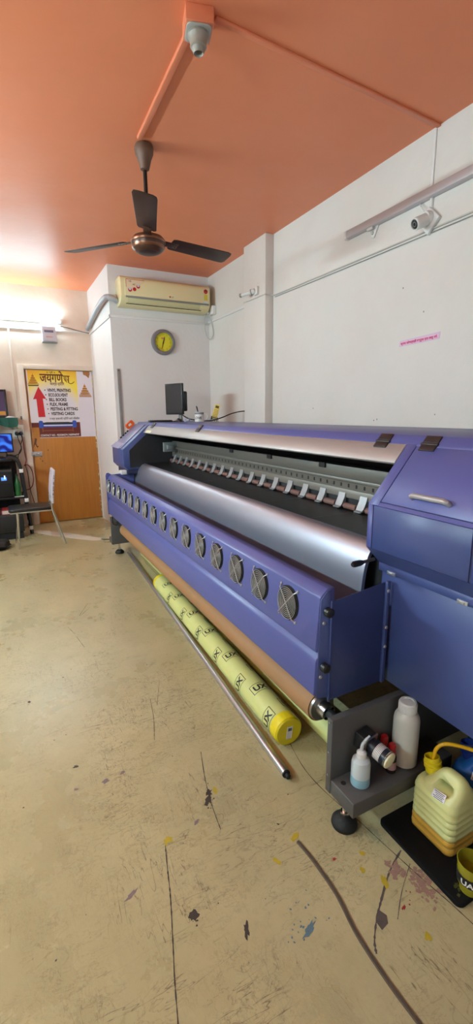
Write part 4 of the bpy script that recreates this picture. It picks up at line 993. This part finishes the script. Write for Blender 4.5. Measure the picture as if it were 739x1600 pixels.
for pts_ in ([(.018, 1.890), (.006, 1.882), (.008, 1.868), (.022, 1.866), (.030, 1.878), (.024, 1.892)], [(.020, 1.866), (.010, 1.856), (.020, 1.846), (.036, 1.828)], [(.022, 1.850), (.036, 1.858), (.052, 1.858)]):
    ttl.tube(spline([(sx+a_, ys, b_) for a_, b_ in pts_], 4), .0042, 6)
obj('title', ttl, M_maroon, PO, recalc=False)
obj('title_flourish', MB().tube(spline([(.838, ye-.0005, 1.832), (.856, ye-.0005, 1.816), (.884, ye-.0005, 1.814), (.915, ye-.0005, 1.838)], 5), .004, 6), M_maroon, PO)
obj('subtitle', text_bm('कलर्स प्रिंटिंग', .045, FR(.62, 1.790), bold=.0008, maxw=.17), M_maroon, PO, recalc=False)
obj('top_line', text_bm('॥ श्री ॥', .028, FR(.585, 1.935), bold=.0006, maxw=.10), M_maroon, PO, recalc=False)
M_txt = P('dark_print', (48, 36, 40), .5)
for i, (t, w, x) in enumerate((('VINYL PRINTING', .285, .580), ('ECO.SOLVENT', .235, .585), ('BILL BOOKS', .21, .588), ('FLEX, FRAME', .22, .592), ('PESTING & FITTING', .335, .595), ('VISITING CARDS', .29, .600))):
    z = 1.708 - i*.0585
    obj('service_line', text_bm(t, .054, FR(x, z), bold=.0022, maxw=w), M_txt, PO, recalc=False)
    obj('bullet', MB().lathe([(0, .0005), (.0075, .0005), (.0075, 0)], (x-.030, ye, z+.019), (0, -1, 0), 12), M_txt, PO)
obj('small_line', text_bm('व सर्व प्रकारची प्रिंटिंग कामे मिळतील', .034, FR(.575, 1.358), bold=.0006, maxw=.37), M_txt, PO, recalc=False)
obj('contact_line', text_bm('CONTACT NO - 9225284274 | 9689944747', .034, FR(.448, 1.148), bold=.0008, maxw=.475), M_white, PO, recalc=False)
# printed picture of a blue printer across the band
pic = MB().prism(rrect(.452, .882, 1.262, 1.312, .012), 'Y', ye-.0004, ye+.0006)
obj('printer_picture', pic, M_bluepr, PO)
pm = MB()
for x in (.440, .850): pm.prism(rrect(x, x+.050, 1.252, 1.345, .016), 'Y', ye-.0012, ye-.0004)
obj('printer_picture_end', pm, P('blue_print_light', (52, 84, 176), .4), PO)
obj('printer_picture_hood', MB().prism([(.475, 1.312), (.53, 1.326), (.80, 1.326), (.865, 1.314), (.865, 1.300), (.475, 1.300)], 'Y', ye-.0010, ye), M_print, PO)
obj('printer_picture_shine', MB().box(.495, .850, ye-.0012, ye-.0002, 1.276, 1.292), M_silverp, PO)
obj('printer_picture_stand', MB().box(.48, .85, ye-.0008, ye, 1.214, 1.222).box(.475, .485, ye-.0008, ye, 1.20, 1.262).box(.845, .855, ye-.0008, ye, 1.20, 1.262), P('rust_print', (150, 84, 50), .5), PO)
def emblem(cx, cz, s, mat):
    mb = MB()
    # a plain ornamental emblem: stacked arches on a base line
    for (w, h, z) in ((.5, .10, 0), (.40, .14, .13), (.30, .16, .30), (.20, .16, .49), (.10, .16, .68)):
        mb.prism([(cx - w*s, cz + z*s), (cx + w*s, cz + z*s), (cx + w*s*.9, cz + (z+h*.7)*s), (cx + w*s*.45, cz + (z+h)*s), (cx - w*s*.45, cz + (z+h)*s), (cx - w*s*.9, cz + (z+h*.7)*s)], 'Y', ye-.0008, ye)
    mb.prism([(cx - .03*s, cz + .84*s), (cx + .03*s, cz + .84*s), (cx, cz + 1.02*s)], 'Y', ye-.0008, ye)
    return mb
obj('emblem', emblem(.422, 1.795, .135, None), M_gold, PO)
obj('emblem', emblem(1.040, 1.665, .155, None).box(.965, 1.118, ye-.0008, ye, 1.645, 1.658), M_gold, PO)
mb = MB().box(.362, .482, ye-.0009, ye, 1.775, 1.788)
obj('emblem_caption', mb, M_txt, PO)

# ------------------------------------------------------------------ tube lights
def tube(name, label, c, axis_len, along, normal, emit, mat):
    """along, normal: unit vectors; a batten with two end holders and a glowing tube"""
    c = Vector(c); al = Vector(along); nr = Vector(normal); up = Vector((0, 0, 1))
    t = thing(name, label, 'tube light', c)
    def bx(l0, l1, n0, n1, u0, u1):
        mb = MB(); v = []
        for u in (u0, u1):
            for l, n in ((l0, n0), (l1, n0), (l1, n1), (l0, n1)): v.append(c + al*l + nr*n + up*u)
        return mb.faces(v, [(0, 3, 2, 1), (4, 5, 6, 7), (0, 1, 5, 4), (1, 2, 6, 5), (2, 3, 7, 6), (3, 0, 4, 7)])
    h = axis_len/2
    obj('batten', bx(-h, h, .0, .030, -.022, .022), M_white, t, bevel=.003)
    for s in (-1, 1): obj('end_holder', bx(s*h-.012, s*h+.012, .0, .065, -.02, .02), M_white, t, bevel=.003)
    obj('tube', MB().cyl(c + al*(-h+.012) + nr*.048, c + al*(h-.012) + nr*.048, .013, 16), mat, t)
    return t
M_tube = E('lit_tube', COOL, TUBE)
tube('tube_light', 'bright glowing tube light on the wall above the door poster', (.20, YD, 2.555), 1.22, (1, 0, 0), (0, -1, 0), 1, M_tube)
for i, (y, l) in enumerate(((3.4, 'lit tube light high on the left wall opposite the middle of the printer'), (.7, 'unseen lit tube light added high on the left wall near the open shopfront'))):  # the nearer tube is added out of view to brighten the near floor
    tube('tube_light', l, (XL, y, 2.12), 1.22, (0, 1, 0), (1, 0, 0), 1, E('lit_tube', COOL, (TUBE2, TUBE3)[i]))

# ------------------------------------------------------------------ fittings left of and above the door
EB = thing('stabilizer_box', 'small grey-white metal box on the wall right under the lit tube light', 'wall box', (.655, YD, 2.30))
obj('case', MB().prism([(YD, 2.300), (YD-.075, 2.296), (YD-.095, 2.315), (YD-.080, 2.482), (YD-.070, 2.490), (YD, 2.490)], 'X', .575, .735), P('grey_white_box', (196, 194, 204), .4), EB, bevel=.003)
obj('base_rim', MB().box(.570, .742, YD-.102, YD, 2.293, 2.303), M_acgray, EB, bevel=.002)
obj('display', MB().box(.598, .705, YD-.0905, YD-.085, 2.412, 2.438, M=None), P('violet_grey_print', (112, 104, 128), .4, 0, .3, 120), EB)
obj('red_print', MB().box(.615, .69, YD-.0965, YD-.088, 2.352, 2.366), P('salmon_label', (206, 160, 150), .5), EB)
cb = obj('wall_cable', MB().tube(spline([(.80, YD-.02, 2.505), (.90, YD-.012, 2.49), (1.0, YD-.012, 2.468), (1.10, YD-.012, 2.450), (1.145, YD-.012, 2.445)], 5), .006, 8), P('grey_brown_cable', (112, 98, 88), .5))
tag(cb, 'thin grey-brown cable dropping from the lit tube to the corner', 'cable')
SB = thing('switch_board', 'white switch board with two black plugs left of the door', 'switch board', (.21, YD, 1.15))
obj('plate', MB().box(.137, .255, YD-.034, YD, 1.150, 1.298), M_white, SB, bevel=.004)
mb = MB()
for x in (.165, .195, .225): mb.box(x-.009, x+.009, YD-.038, YD-.033, 1.245, 1.272)
obj('switch', mb, M_offw, SB, bevel=.001)
obj('holes', MB().box(.15, .24, YD-.0347, YD-.033, 1.178, 1.236), P('socket_grey', (196, 190, 182), .5), SB)
def plug(label, x):
    p = thing('power_plug', label, 'plug', (x, YD-.034, 1.19), 'black plugs in the switch board')
    obj('plug_body', MB().lathe([(0, 0), (.024, 0), (.024, .018), (.019, .032), (.010, .048), (0, .048)], (x, YD-.0345, 1.196), (0, -1, -.35), 20), M_black, p)
    return p
plug('left black power plug in the white switch board', .170)
plug('right black power plug in the white switch board', .218)
def cable(name, label, pts, r, mat, n=8):
    return tag(obj(name, MB().tube(spline(pts, 7), r, n), mat), label, 'cable')
cable('power_cable', 'black cable from the right plug looping down to the computer rack', [(.218, 6.30, 1.175), (.222, 6.29, 1.12), (.20, 6.28, 1.06), (.20, 6.27, 1.0), (.17, 6.25, .95), (.10, 6.22, .925), (.02, 6.2, .915)], .0055, M_blackc)
cable('power_cable', 'black cable from the left plug hanging down behind the rack', [(.170, 6.30, 1.175), (.19, 6.31, 1.08), (.205, 6.32, 1.02), (.17, 6.33, .95), (.15, 6.33, .86), (.165, 6.33, .78)], .0045, M_blackc)
cable('power_cable', 'red cable hanging in a wide loop beside the door frame', [(.226, 6.30, 1.17), (.232, 6.32, 1.08), (.236, 6.335, .95), (.245, 6.34, .86), (.225, 6.34, .80), (.215, 6.34, .79), (.255, 6.335, .795), (.295, 6.33, .73), (.305, 6.33, .62), (.285, 6.33, .53), (.245, 6.33, .485), (.21, 6.33, .48)], .0055, M_redc)
cable('power_cable', 'thin dark cable trailing down the wall to the floor beside the rack', [(.225, 6.34, .80), (.245, 6.34, .68), (.25, 6.34, .56), (.26, 6.34, .44), (.285, 6.33, .30), (.27, 6.30, .24), (.25, 6.28, .22)], .004, M_blackc)
hk = obj('wall_hook', MB().box(.232, .262, YD-.005, YD, 1.365, 1.405).tube([(.247, YD-.005, 1.395), (.247, YD-.022, 1.385), (.247, YD-.022, 1.372)], .004, 8), P('grey_hook', (110, 108, 104), .4, .4))
tag(hk, 'small dark wall hook above the white switch board', 'hook')
# shelf with a green cloth and a framed picture
SF = thing('wall_shelf', 'wall shelf covered with hanging green cloth left of the door', 'shelf', (-.2, 6.25, 1.36))
obj('board', MB().box(-.60, .185, 6.16, YD, 1.365, 1.385), M_wood, SF)
bm = bmesh.new(); nx, rows = 60, []
for i in range(nx+1):
    x = -.62 + .815*i/nx; dr_ = .055 + .05*abs(math.sin((x+.03)*11)) if x < .188 else .05
    col = []
    wv = .006*math.sin(x*60) + .003*math.sin(x*131)
    for (y, z) in ((YD-.005, 1.389), (6.20, 1.390), (6.153, 1.388), (6.147, 1.375), (6.146 + wv, 1.375 - dr_*.5), (6.143 + wv*1.8, 1.375 - dr_)): col.append(bm.verts.new((x, y, z)))
    rows.append(col)
for a, b in zip(rows, rows[1:]):
    for k in range(5): bm.faces.new((a[k], b[k], b[k+1], a[k+1]))
gc = obj('hanging_cloth', bm, M_green, None, angle=60)
tag(gc, 'dark green cloth draped over the wall shelf', 'cloth')
PF = thing('framed_picture', 'dark framed violet picture leaning on the green shelf cloth', 'picture', (-.04, 6.30, 1.391))
Mp = Matrix.Translation((-.05, 6.26, 1.391)) @ Matrix.Rotation(math.radians(-7), 4, 'X')
obj('frame', MB().box(-.15, -.125, -.01, .012, 0, .335, M=Mp).box(.125, .150, -.01, .012, 0, .335, M=Mp).box(-.125, .125, -.01, .012, 0, .025, M=Mp).box(-.125, .125, -.01, .012, .31, .335, M=Mp), M_black, PF, bevel=.003)
obj('print', MB().box(-.125, .125, -.004, .004, .025, .31, M=Mp), P('violet_print', (70, 52, 88), .4, 0, .35, 9), PF)
obj('gold_print', MB().box(.02, .122, -.0055, -.0040, .03, .075, M=Mp), P('gold_print', (196, 140, 50), .4, 0, .3, 40), PF)
wr = obj('folded_paper', MB().prism([(.06, 1.3905), (.165, 1.3905), (.150, 1.402), (.09, 1.408)], 'Y', 6.17, 6.23), M_paper, bevel=.002)
tag(wr, 'small white folded paper lying on the green shelf cloth', 'paper')

# ------------------------------------------------------------------ computer rack with equipment
RK = thing('computer_rack', 'black rack with slanting side frame against the wall left of the door', 'rack', (-.25, 6.1, 0))
for yy in (5.90, 6.26):
    obj('side_leg', MB().tube(spline([(.02, yy, .925), (.08, yy, .922), (.125, yy, .900), (.150, yy, .84), (.172, yy, .62), (.190, yy, .30), (.206, yy, .0)], 6), .021, 10), M_black, RK)
    obj('side_leg', MB().tube([(-.62, yy, 0), (-.60, yy, .92)], .02, 10), M_black, RK)
    for x, z in ((.160, .775), (.184, .42), (.201, .075)): obj('white_tape', MB().box(x-.022, x+.022, yy-.0235, yy+.0235, z-.022, z+.022), M_white, RK, bevel=.002)
for z, x1 in ((.905, .075), (.455, .165)): obj('shelf_board', MB().box(-.62, x1, 5.885, 6.28, z-.012, z+.012), M_black, RK, bevel=.003)
obj('mesh_back', MB().box(-.6, .12, 6.275, 6.283, .06, .90), M_blackm, RK)
MN = thing('monitor', 'black monitor with blue screen on the rack left of the door', 'monitor', (-.12, 6.15, .918))
obj('bezel', MB().box(-.36, .112, 6.13, 6.165, .978, 1.205), M_black, MN, bevel=.004)
scr = bpy.data.materials.new('blue_screen'); scr.use_nodes = True
nt = scr.node_tree; b = nt.nodes['Principled BSDF']; tcn = nt.nodes.new('ShaderNodeTexCoord'); mpn = nt.nodes.new('ShaderNodeMapping'); wn = nt.nodes.new('ShaderNodeTexWave'); wn.wave_type = 'RINGS'; wn.rings_direction = 'SPHERICAL'
mpn.inputs['Location'].default_value = (-.12, 0, -.02); wn.inputs['Scale'].default_value = 3.2; wn.inputs['Distortion'].default_value = 6; wn.inputs['Detail'].default_value = 1; wn.inputs['Detail Scale'].default_value = 2
rp = nt.nodes.new('ShaderNodeValToRGB'); rp.color_ramp.elements[0].color = lin((4, 10, 120)); rp.color_ramp.elements[1].color = lin((60, 130, 255)); rp.color_ramp.elements[0].position = .2
nt.links.new(tcn.outputs['Object'], mpn.inputs['Vector']); nt.links.new(mpn.outputs['Vector'], wn.inputs['Vector']); nt.links.new(wn.outputs['Fac'], rp.inputs['Fac'])
nt.links.new(rp.outputs['Color'], b.inputs['Emission Color']); b.inputs['Emission Strength'].default_value = SCREEN; b.inputs['Base Color'].default_value = (0, 0, 0.01, 1); b.inputs['Roughness'].default_value = .3
obj('screen', MB().box(-.35, .098, 6.1275, 6.131, .992, 1.195), scr, MN)
obj('monitor_stand', MB().box(-.16, -.08, 6.15, 6.17, .93, .985).box(-.23, -.01, 6.07, 6.24, .9175, .930).tube([(.02, 6.14, .985), (.06, 6.08, .921)], .006, 8), M_black, MN, bevel=.003)
LP = thing('desktop_printer', 'black machine with a small lit blue display on the rack shelf', 'printer', (-.2, 6.05, .468))
obj('housing', MB().box(-.55, .060, 5.90, 6.22, .468, .80), M_black, LP, bevel=.01)
obj('front_recess', MB().box(-.52, .050, 5.894, 5.902, .63, .74), M_blackm, LP)
obj('top_strip', MB().box(-.54, .055, 5.892, 5.905, .775, .792), P('dark_grey_plastic', (60, 60, 60), .4), LP)
obj('display', MB().box(-.060, -.004, 5.890, 5.895, .672, .708), E('lit_display', (70, 130, 255), SCREEN*1.3), LP)
obj('display_digit', MB().box(-.028, -.016, 5.888, 5.891, .690, .730), E('lit_digit', (225, 240, 255), SCREEN*1.1), LP)
GB = thing('green_bottle', 'green glass bottle on the rack shelf beside the black machine', 'bottle', (.105, 5.95, .468))
obj('bottle_body', MB().lathe([(0, 0), (.034, 0), (.037, .004), (.037, .13), (.032, .165), (.018, .20), (.015, .225), (.015, .24), (0, .24)], (.105, 5.95, .468), (0, 0, 1), 28), P('green_glass', (28, 92, 44), .12, 0, .1, coat=.4), GB)
obj('cap', MB().lathe([(0, .238), (.017, .238), (.017, .262), (0, .264)], (.105, 5.95, .468), (0, 0, 1), 20), M_black, GB)
WT = obj('paper_pad', MB().box(.06, .16, 5.875, 5.94, .4673, .4678), M_paper); tag(WT, 'white slip of paper under the green bottle', 'paper')
RB = thing('red_white_carton', 'red and white carton on the low grey drawer behind the chair', 'carton', (.02, 5.8, .25))
obj('carton', MB().box(-.10, .115, 5.72, 5.90, .300, .352), P('carton_white', (214, 198, 186), .6), RB, bevel=.002)
obj('red_edge', MB().box(-.103, .118, 5.717, 5.903, .344, .354).box(-.103, -.09, 5.717, 5.903, .298, .354).box(-.103, .118, 5.717, 5.903, .297, .304), P('carton_red', (132, 40, 44), .5), RB, bevel=.001)
DR = thing('drawer_unit', 'dark grey low drawer unit on the floor under the rack', 'drawer unit', (-.2, 5.9, 0))
obj('case', MB().box(-.55, .125, 5.70, 6.24, .085, .296), P('dark_grey_case', (48, 46, 46), .5), DR, bevel=.006)
obj('drawer_front', MB().box(-.54, .115, 5.690, 5.701, .10, .28), P('dark_front', (34, 33, 34), .45), DR, bevel=.003)
obj('plinth', MB().box(-.53, .11, 5.72, 6.22, 0, .086), M_blackm, DR)
BK = bmesh.new(); bmesh.ops.create_icosphere(BK, subdivisions=3, radius=1)
for v in BK.verts:
    n = v.co.normalized(); k = 1 + .12*math.sin(n.x*7 + n.y*5) + .08*math.sin(n.z*9 + n.x*4)
    v.co = Vector((-.20 + n.x*.15*k, 5.36 + n.y*.14*k, max(.001, .045 + n.z*.062*k)))
tag(obj('black_bag', BK, M_blackm, None, angle=70), 'crumpled black bag on the floor left of the chair', 'bag')

# ------------------------------------------------------------------ chair
CH = thing('dining_chair', 'black seated chrome chair with its backrest wrapped in printed white paper', 'chair', (.24, 5.37, 0))
ya, yb = 5.215, 5.535
obj('seat', MB().prism(rrect(-.025, .405, ya, yb, .05), 'Z', .405, .440), P('black_leatherette', (26, 24, 22), .35, 0, .1, 20, .05, 90), CH, bevel=.012, seg=3)
obj('seat_frame', MB().box(-.01, .40, ya+.012, yb-.012, .392, .405), M_chrome, CH)
for y, s in ((ya+.02, -1), (yb-.03, 1)):
    obj('leg', MB().tube([(.060, y, .395), (.052, y + s*.002, .2), (.040 if s < 0 else .016, y + s*.006, 0)], [.014, .012, .008], 12), M_chrome, CH)
    obj('leg', MB().tube(spline([(.425, y, .52), (.405, y, .43), (.425, y, .34), (.505 if s > 0 else .515, y + s*.018, 0)], 5), [.013]*6 + [.013]*6 + [.011]*3 + [.009], 12), M_chrome, CH)
br = [(.405, .470), (.412, .60), (.432, .74), (.452, .832), (.470, .835), (.474, .828), (.460, .735), (.440, .60), (.430, .470)]
M_news = P('newsprint', (206, 198, 206), .65, 0, .12, 70)
bk = obj('backrest', MB().prism(br, 'Y', ya, yb), M_news, CH, bevel=.006)
mb = MB()
for i in range(40):
    z = random.uniform(.50, .80); t = (z-.47)/.36; x = .4045 + t*.047 - (.004 if .5 < z < .66 else .002); y = random.uniform(ya+.02, yb-.05)
    mb.box(x-.0012, x+.006, y, y+random.uniform(.01, .04), z, z+random.uniform(.006, .014))
for i in range(16):
    z = random.uniform(.50, .80); t = (z-.47)/.36; x = .412 + t*.047
    mb.box(x, x+random.uniform(.006, .012), ya-.0008, ya+.002, z, z+random.uniform(.006, .016))
obj('newsprint_mark', mb, P('newsprint_ink', (132, 126, 142), .6), bk)
# white strip and cable on the floor
sheet = obj('plastic_strip', MB().prism([(.20, 5.98), (.30, 6.02), (.62, 5.66), (.93, 5.235), (.915, 5.165), (.80, 5.20), (.60, 5.42), (.40, 5.66)], 'Z', .0004, .002), P('translucent_white_sheet', (206, 194, 176), .45, 0, .06, 12))
tag(sheet, 'pale translucent plastic strip lying on the floor behind the chair', 'sheet')
cable('floor_cable', 'thin dark cable on the floor from the plastic strip to the printer stand', [(.90, 5.195, .006), (.96, 5.15, .006), (1.02, 5.13, .006), (1.10, 5.08, .006)], .005, M_blackc)
cable('floor_cable', 'black cable hanging in a loop below the far end of the fan cover', [(.90, 4.43, .50), (.895, 4.46, .40), (.905, 4.50, .34), (.94, 4.50, .32), (.98, 4.495, .35)], .005, M_blackc)

# ------------------------------------------------------------------ things on top of the printer
def ztop(x): return 1.3382
MO = thing('monitor', 'black monitor seen at an angle on top of the printer below the clock', 'monitor', (1.60, 4.46, 1.322))
zc = 1.562; az = math.radians(-64)
Mm = Matrix.Translation((1.590, 4.45, zc)) @ Matrix.Rotation(az, 4, 'Z') @ Matrix.Rotation(math.radians(0), 4, 'X')
obj('bezel', MB().box(-.118, .118, -.012, .014, -.152, .152, M=Mm), M_black, MO, bevel=.004)
obj('screen', MB().box(-.106, .106, -.0135, -.0115, -.138, .140, M=Mm), P('dark_screen', (30, 26, 28), .45, 0, .05), MO)
obj('back_hump', MB().box(-.085, .125, .014, .06, -.120, .075, M=Mm), M_black, MO, bevel=.012)
obj('neck', MB().prism([(.02, -.24), (.065, -.24), (.05, -.10), (.03, -.10)], 'Y', .025, .05, M=Mm), P('silver_grey_stand', (132, 132, 136), .35, .4), MO, bevel=.003)
obj('foot', MB().lathe([(0, 0), (.07, 0), (.07, .006), (.02, .012), (0, .012)], (1.625, 4.46, ztop(1.6)-.0), (0, 0, 1), 28), M_black, MO)
KB = thing('keyboard', 'black keyboard on top of the printer left of the monitor', 'keyboard', (1.47, 4.36, 1.322))
Mk = Matrix.Translation((1.430, 4.44, ztop(1.45)+.001)) @ Matrix.Rotation(math.radians(-8), 4, 'Z')
obj('keyboard_base', MB().box(-.115, .115, -.055, .055, 0, .014, M=Mk), M_black, KB, bevel=.004)
mb = MB()
for r in range(5):
    for c in range(14): mb.box(-.109+c*.0157, -.096+c*.0157, -.049+r*.0205, -.033+r*.0205, .014, .018, M=Mk)
obj('keys', mb, M_hinge, KB)
MU = thing('computer_mouse', 'black computer mouse on top of the printer in front of the monitor', 'mouse', (1.60, 4.33, 1.323))
bm = bmesh.new(); bmesh.ops.create_uvsphere(bm, u_segments=20, v_segments=12, radius=1)
for v in bm.verts: v.co = Vector((1.592 + v.co.x*.030, 4.345 + v.co.y*.050, ztop(1.575) + .001 + max(0, v.co.z)*.036))
obj('mouse_body', bm, M_black, MU, angle=60)
obj('scroll_wheel', MB().cyl((1.588, 4.32, ztop(1.575)+.030), (1.596, 4.32, ztop(1.575)+.030), .007, 12), M_acgray, MU)
MG = thing('mug', 'white printed mug holding pens on top of the printer', 'mug', (1.760, 4.20, 1.326))
zm = ztop(1.76); o = (1.752, 4.20, zm)
obj('mug_body', MB().lathe([(0, .0), (.042, .0), (.045, .004), (.045, .094), (.0415, .094), (.041, .008), (0, .008)], o, (0, 0, 1), 32, cap=False), M_white, MG)
obj('handle', MB().tube(spline([(1.793, 4.182, zm+.078), (1.815, 4.172, zm+.075), (1.826, 4.167, zm+.05), (1.812, 4.173, zm+.022), (1.790, 4.183, zm+.018)], 5), .006, 10), M_white, MG)
obj('grey_band', MB().lathe([(.0454, .072), (.0454, .090)], o, (0, 0, 1), 32, cap=False), P('grey_print', (128, 128, 130), .5, 0, .3, 60), MG)
bm = text_bm('LOVE', .034, None, 'CENTER', .0008, cuts=[i*.008-.06 for i in range(16)])
for v in bm.verts:
    a = math.radians(225) + v.co.x/.0455; v.co = Vector(o) + Vector((math.cos(a)*.0457, math.sin(a)*.0457, .026 + v.co.y))
obj('printed_mark', bm, M_print, MG, recalc=False)
def pen(label, x, y, dx, dy, m, h=.135):
    p = thing('pen', label, 'pen', (x, y, zm+.009), 'pens in the printed mug')
    a = Vector((x, y, zm+.012)); b = Vector((x+dx, y+dy, zm+h))
    obj('barrel', MB().cyl(a, b, .0045, 10), m, p); obj('cap', MB().cyl(a.lerp(b, .72), b + (b-a)*.01, .0055, 10), M_black, p)
pen('dark pen leaning left in the printed mug', 1.757, 4.195, -.034, .004, P('dark_pen', (46, 34, 40), .4), .150)
pen('red-brown pen leaning beside the dark pen in the printed mug', 1.764, 4.215, -.031, -.004, P('maroon_pen', (96, 40, 44), .4), .140)
BX = obj('small_box', MB().box(1.625, 1.675, 4.25, 4.29, ztop(1.65)+.001, ztop(1.65)+.03).box(1.635, 1.66, 4.2495, 4.2905, ztop(1.65)+.012, ztop(1.65)+.0305, mi=1), [P('pale_blue_box', (150, 160, 190), .5), M_white], bevel=.001)
tag(BX, 'small pale blue box beside the white mug on the printer', 'box')
PH = thing('cordless_phone', 'cream cordless phone handset propped on a black wire stand', 'phone', (1.92, 4.20, 1.33))
zp = ztop(1.91)
Mh = Matrix.Translation((1.905, 4.185, zp+.030)) @ Matrix.Rotation(math.radians(-26), 4, 'Z') @ Matrix.Rotation(math.radians(16), 4, 'Y') @ Matrix.Rotation(math.radians(-22), 4, 'X')
obj('handset', MB().prism(rrect(-.027, .027, 0, .150, .012), 'Y', -.012, .012, M=Mh), P('cream_yellow_plastic', (232, 214, 120), .4), PH, bevel=.004)
obj('display', MB().box(-.017, .017, -.0135, -.0115, .108, .134, M=Mh), P('olive_screen', (96, 88, 44), .3), PH)
mb = MB()
for r in range(5):
    for c in range(3): mb.box(-.019+c*.0145, -.010+c*.0145, -.0140, -.0115, .018+r*.016, .027+r*.016, M=Mh)
obj('button', mb, P('buff_button', (176, 152, 70), .4), PH, bevel=.0008)
WS = thing('wire_stand', 'small black wire stand holding the cream phone', 'stand', (1.92, 4.20, 1.33))
b0 = Vector((1.905, 4.185, zp)); 
def W(x, y, z): return Mh @ Vector((x, y, z))
obj('wire_frame', MB().tube([(1.87, 4.165, zp+.002), W(-.03, -.014, .012), W(-.03, .016, -.004), (1.885, 4.24, zp+.002)], .0028, 8).tube([(1.925, 4.135, zp+.002), W(.03, -.014, .012), W(.03, .016, -.004), (1.945, 4.215, zp+.002)], .0028, 8)
    .tube([W(-.03, .016, -.004), W(.0, .016, -.005), W(.03, .016, -.004)], .0028, 8).tube([W(-.02, .016, -.004), W(-.02, .016, .08), W(.02, .016, .08), W(.02, .016, -.004)], .0026, 8).tube([W(.0, .016, .075), (1.95, 4.27, zp+.002)], .0026, 8).tube([W(-.03, -.015, .006), W(.03, -.015, .006)], .0026, 8), M_black, WS)
cable('monitor_cable', 'black cable running from the monitor behind the mug to the pillar', [(1.68, 4.50, 1.41), (1.74, 4.44, 1.365), (1.82, 4.36, 1.350), (1.93, 4.30, 1.347), (2.03, 4.27, 1.375), (2.12, 4.22, 1.415), (2.20, 4.17, 1.435), (2.25, 4.15, 1.438)], .0055, M_blackc)
OC = thing('tape_dispenser', 'small orange clip at the left slope of the printer near the buttons', 'clip', (1.21, 4.75, 1.27))
Mo = Matrix.Translation((1.185, 4.765, 1.258)) @ Matrix.Rotation(math.radians(-41), 4, 'Y')
oc = rrect(0, .095, 0, .060, .018); ic = rrect(.028, .066, .018, .042, .008)
mb = MB(); n = len(oc)
v = [Mo @ Vector((x, -.014, z)) for x, z in oc] + [Mo @ Vector((x, -.014, z)) for x, z in ic] + [Mo @ Vector((x, .014, z)) for x, z in oc] + [Mo @ Vector((x, .014, z)) for x, z in ic]
f = []
for i in range(n):
    j = (i+1) % n
    f += [(i, j, n+j, n+i), (2*n+i, 3*n+i, 3*n+j, 2*n+j), (i, 2*n+i, 2*n+j, j), (n+i, n+j, 3*n+j, 3*n+i)]
obj('clip_loop', MB().faces([tuple(p) for p in v], f), M_orange, OC, bevel=.002)
bpy.data.objects['tape_dispenser'].name = 'orange_clip'; ORG['orange_clip'] = ORG['tape_dispenser']

# small wall marks
mk = MB()
for y, z, r in ((2.21, 2.167, .006), (2.039, 1.998, .005), (3.1, 1.45, .006), (2.4, 1.36, .005), (2.37, 1.368, .006), (1.9, 1.40, .005)):
    mk.prism([(y + a, z + b) for a, b in blob((0, 0), r*.5, r, 0, 8)], 'X', XR-.0008, XR-.0001)
obj('wall_mark', mk, M_st_k, bpy.data.objects['wall_right'])

# ------------------------------------------------------------------ light
W_ = bpy.data.worlds.new('world'); SC.world = W_; W_.use_nodes = True
bg = W_.node_tree.nodes['Background']; bg.inputs['Color'].default_value = (.86, .93, 1.0, 1); bg.inputs['Strength'].default_value = WORLD
vs = SC.view_settings; vs.view_transform = 'Standard'; vs.look = 'None'; vs.gamma = 1; vs.use_curve_mapping = False; vs.exposure = EXPO
SC.cycles.max_bounces = 8; SC.cycles.diffuse_bounces = 5; SC.cycles.use_denoising = True
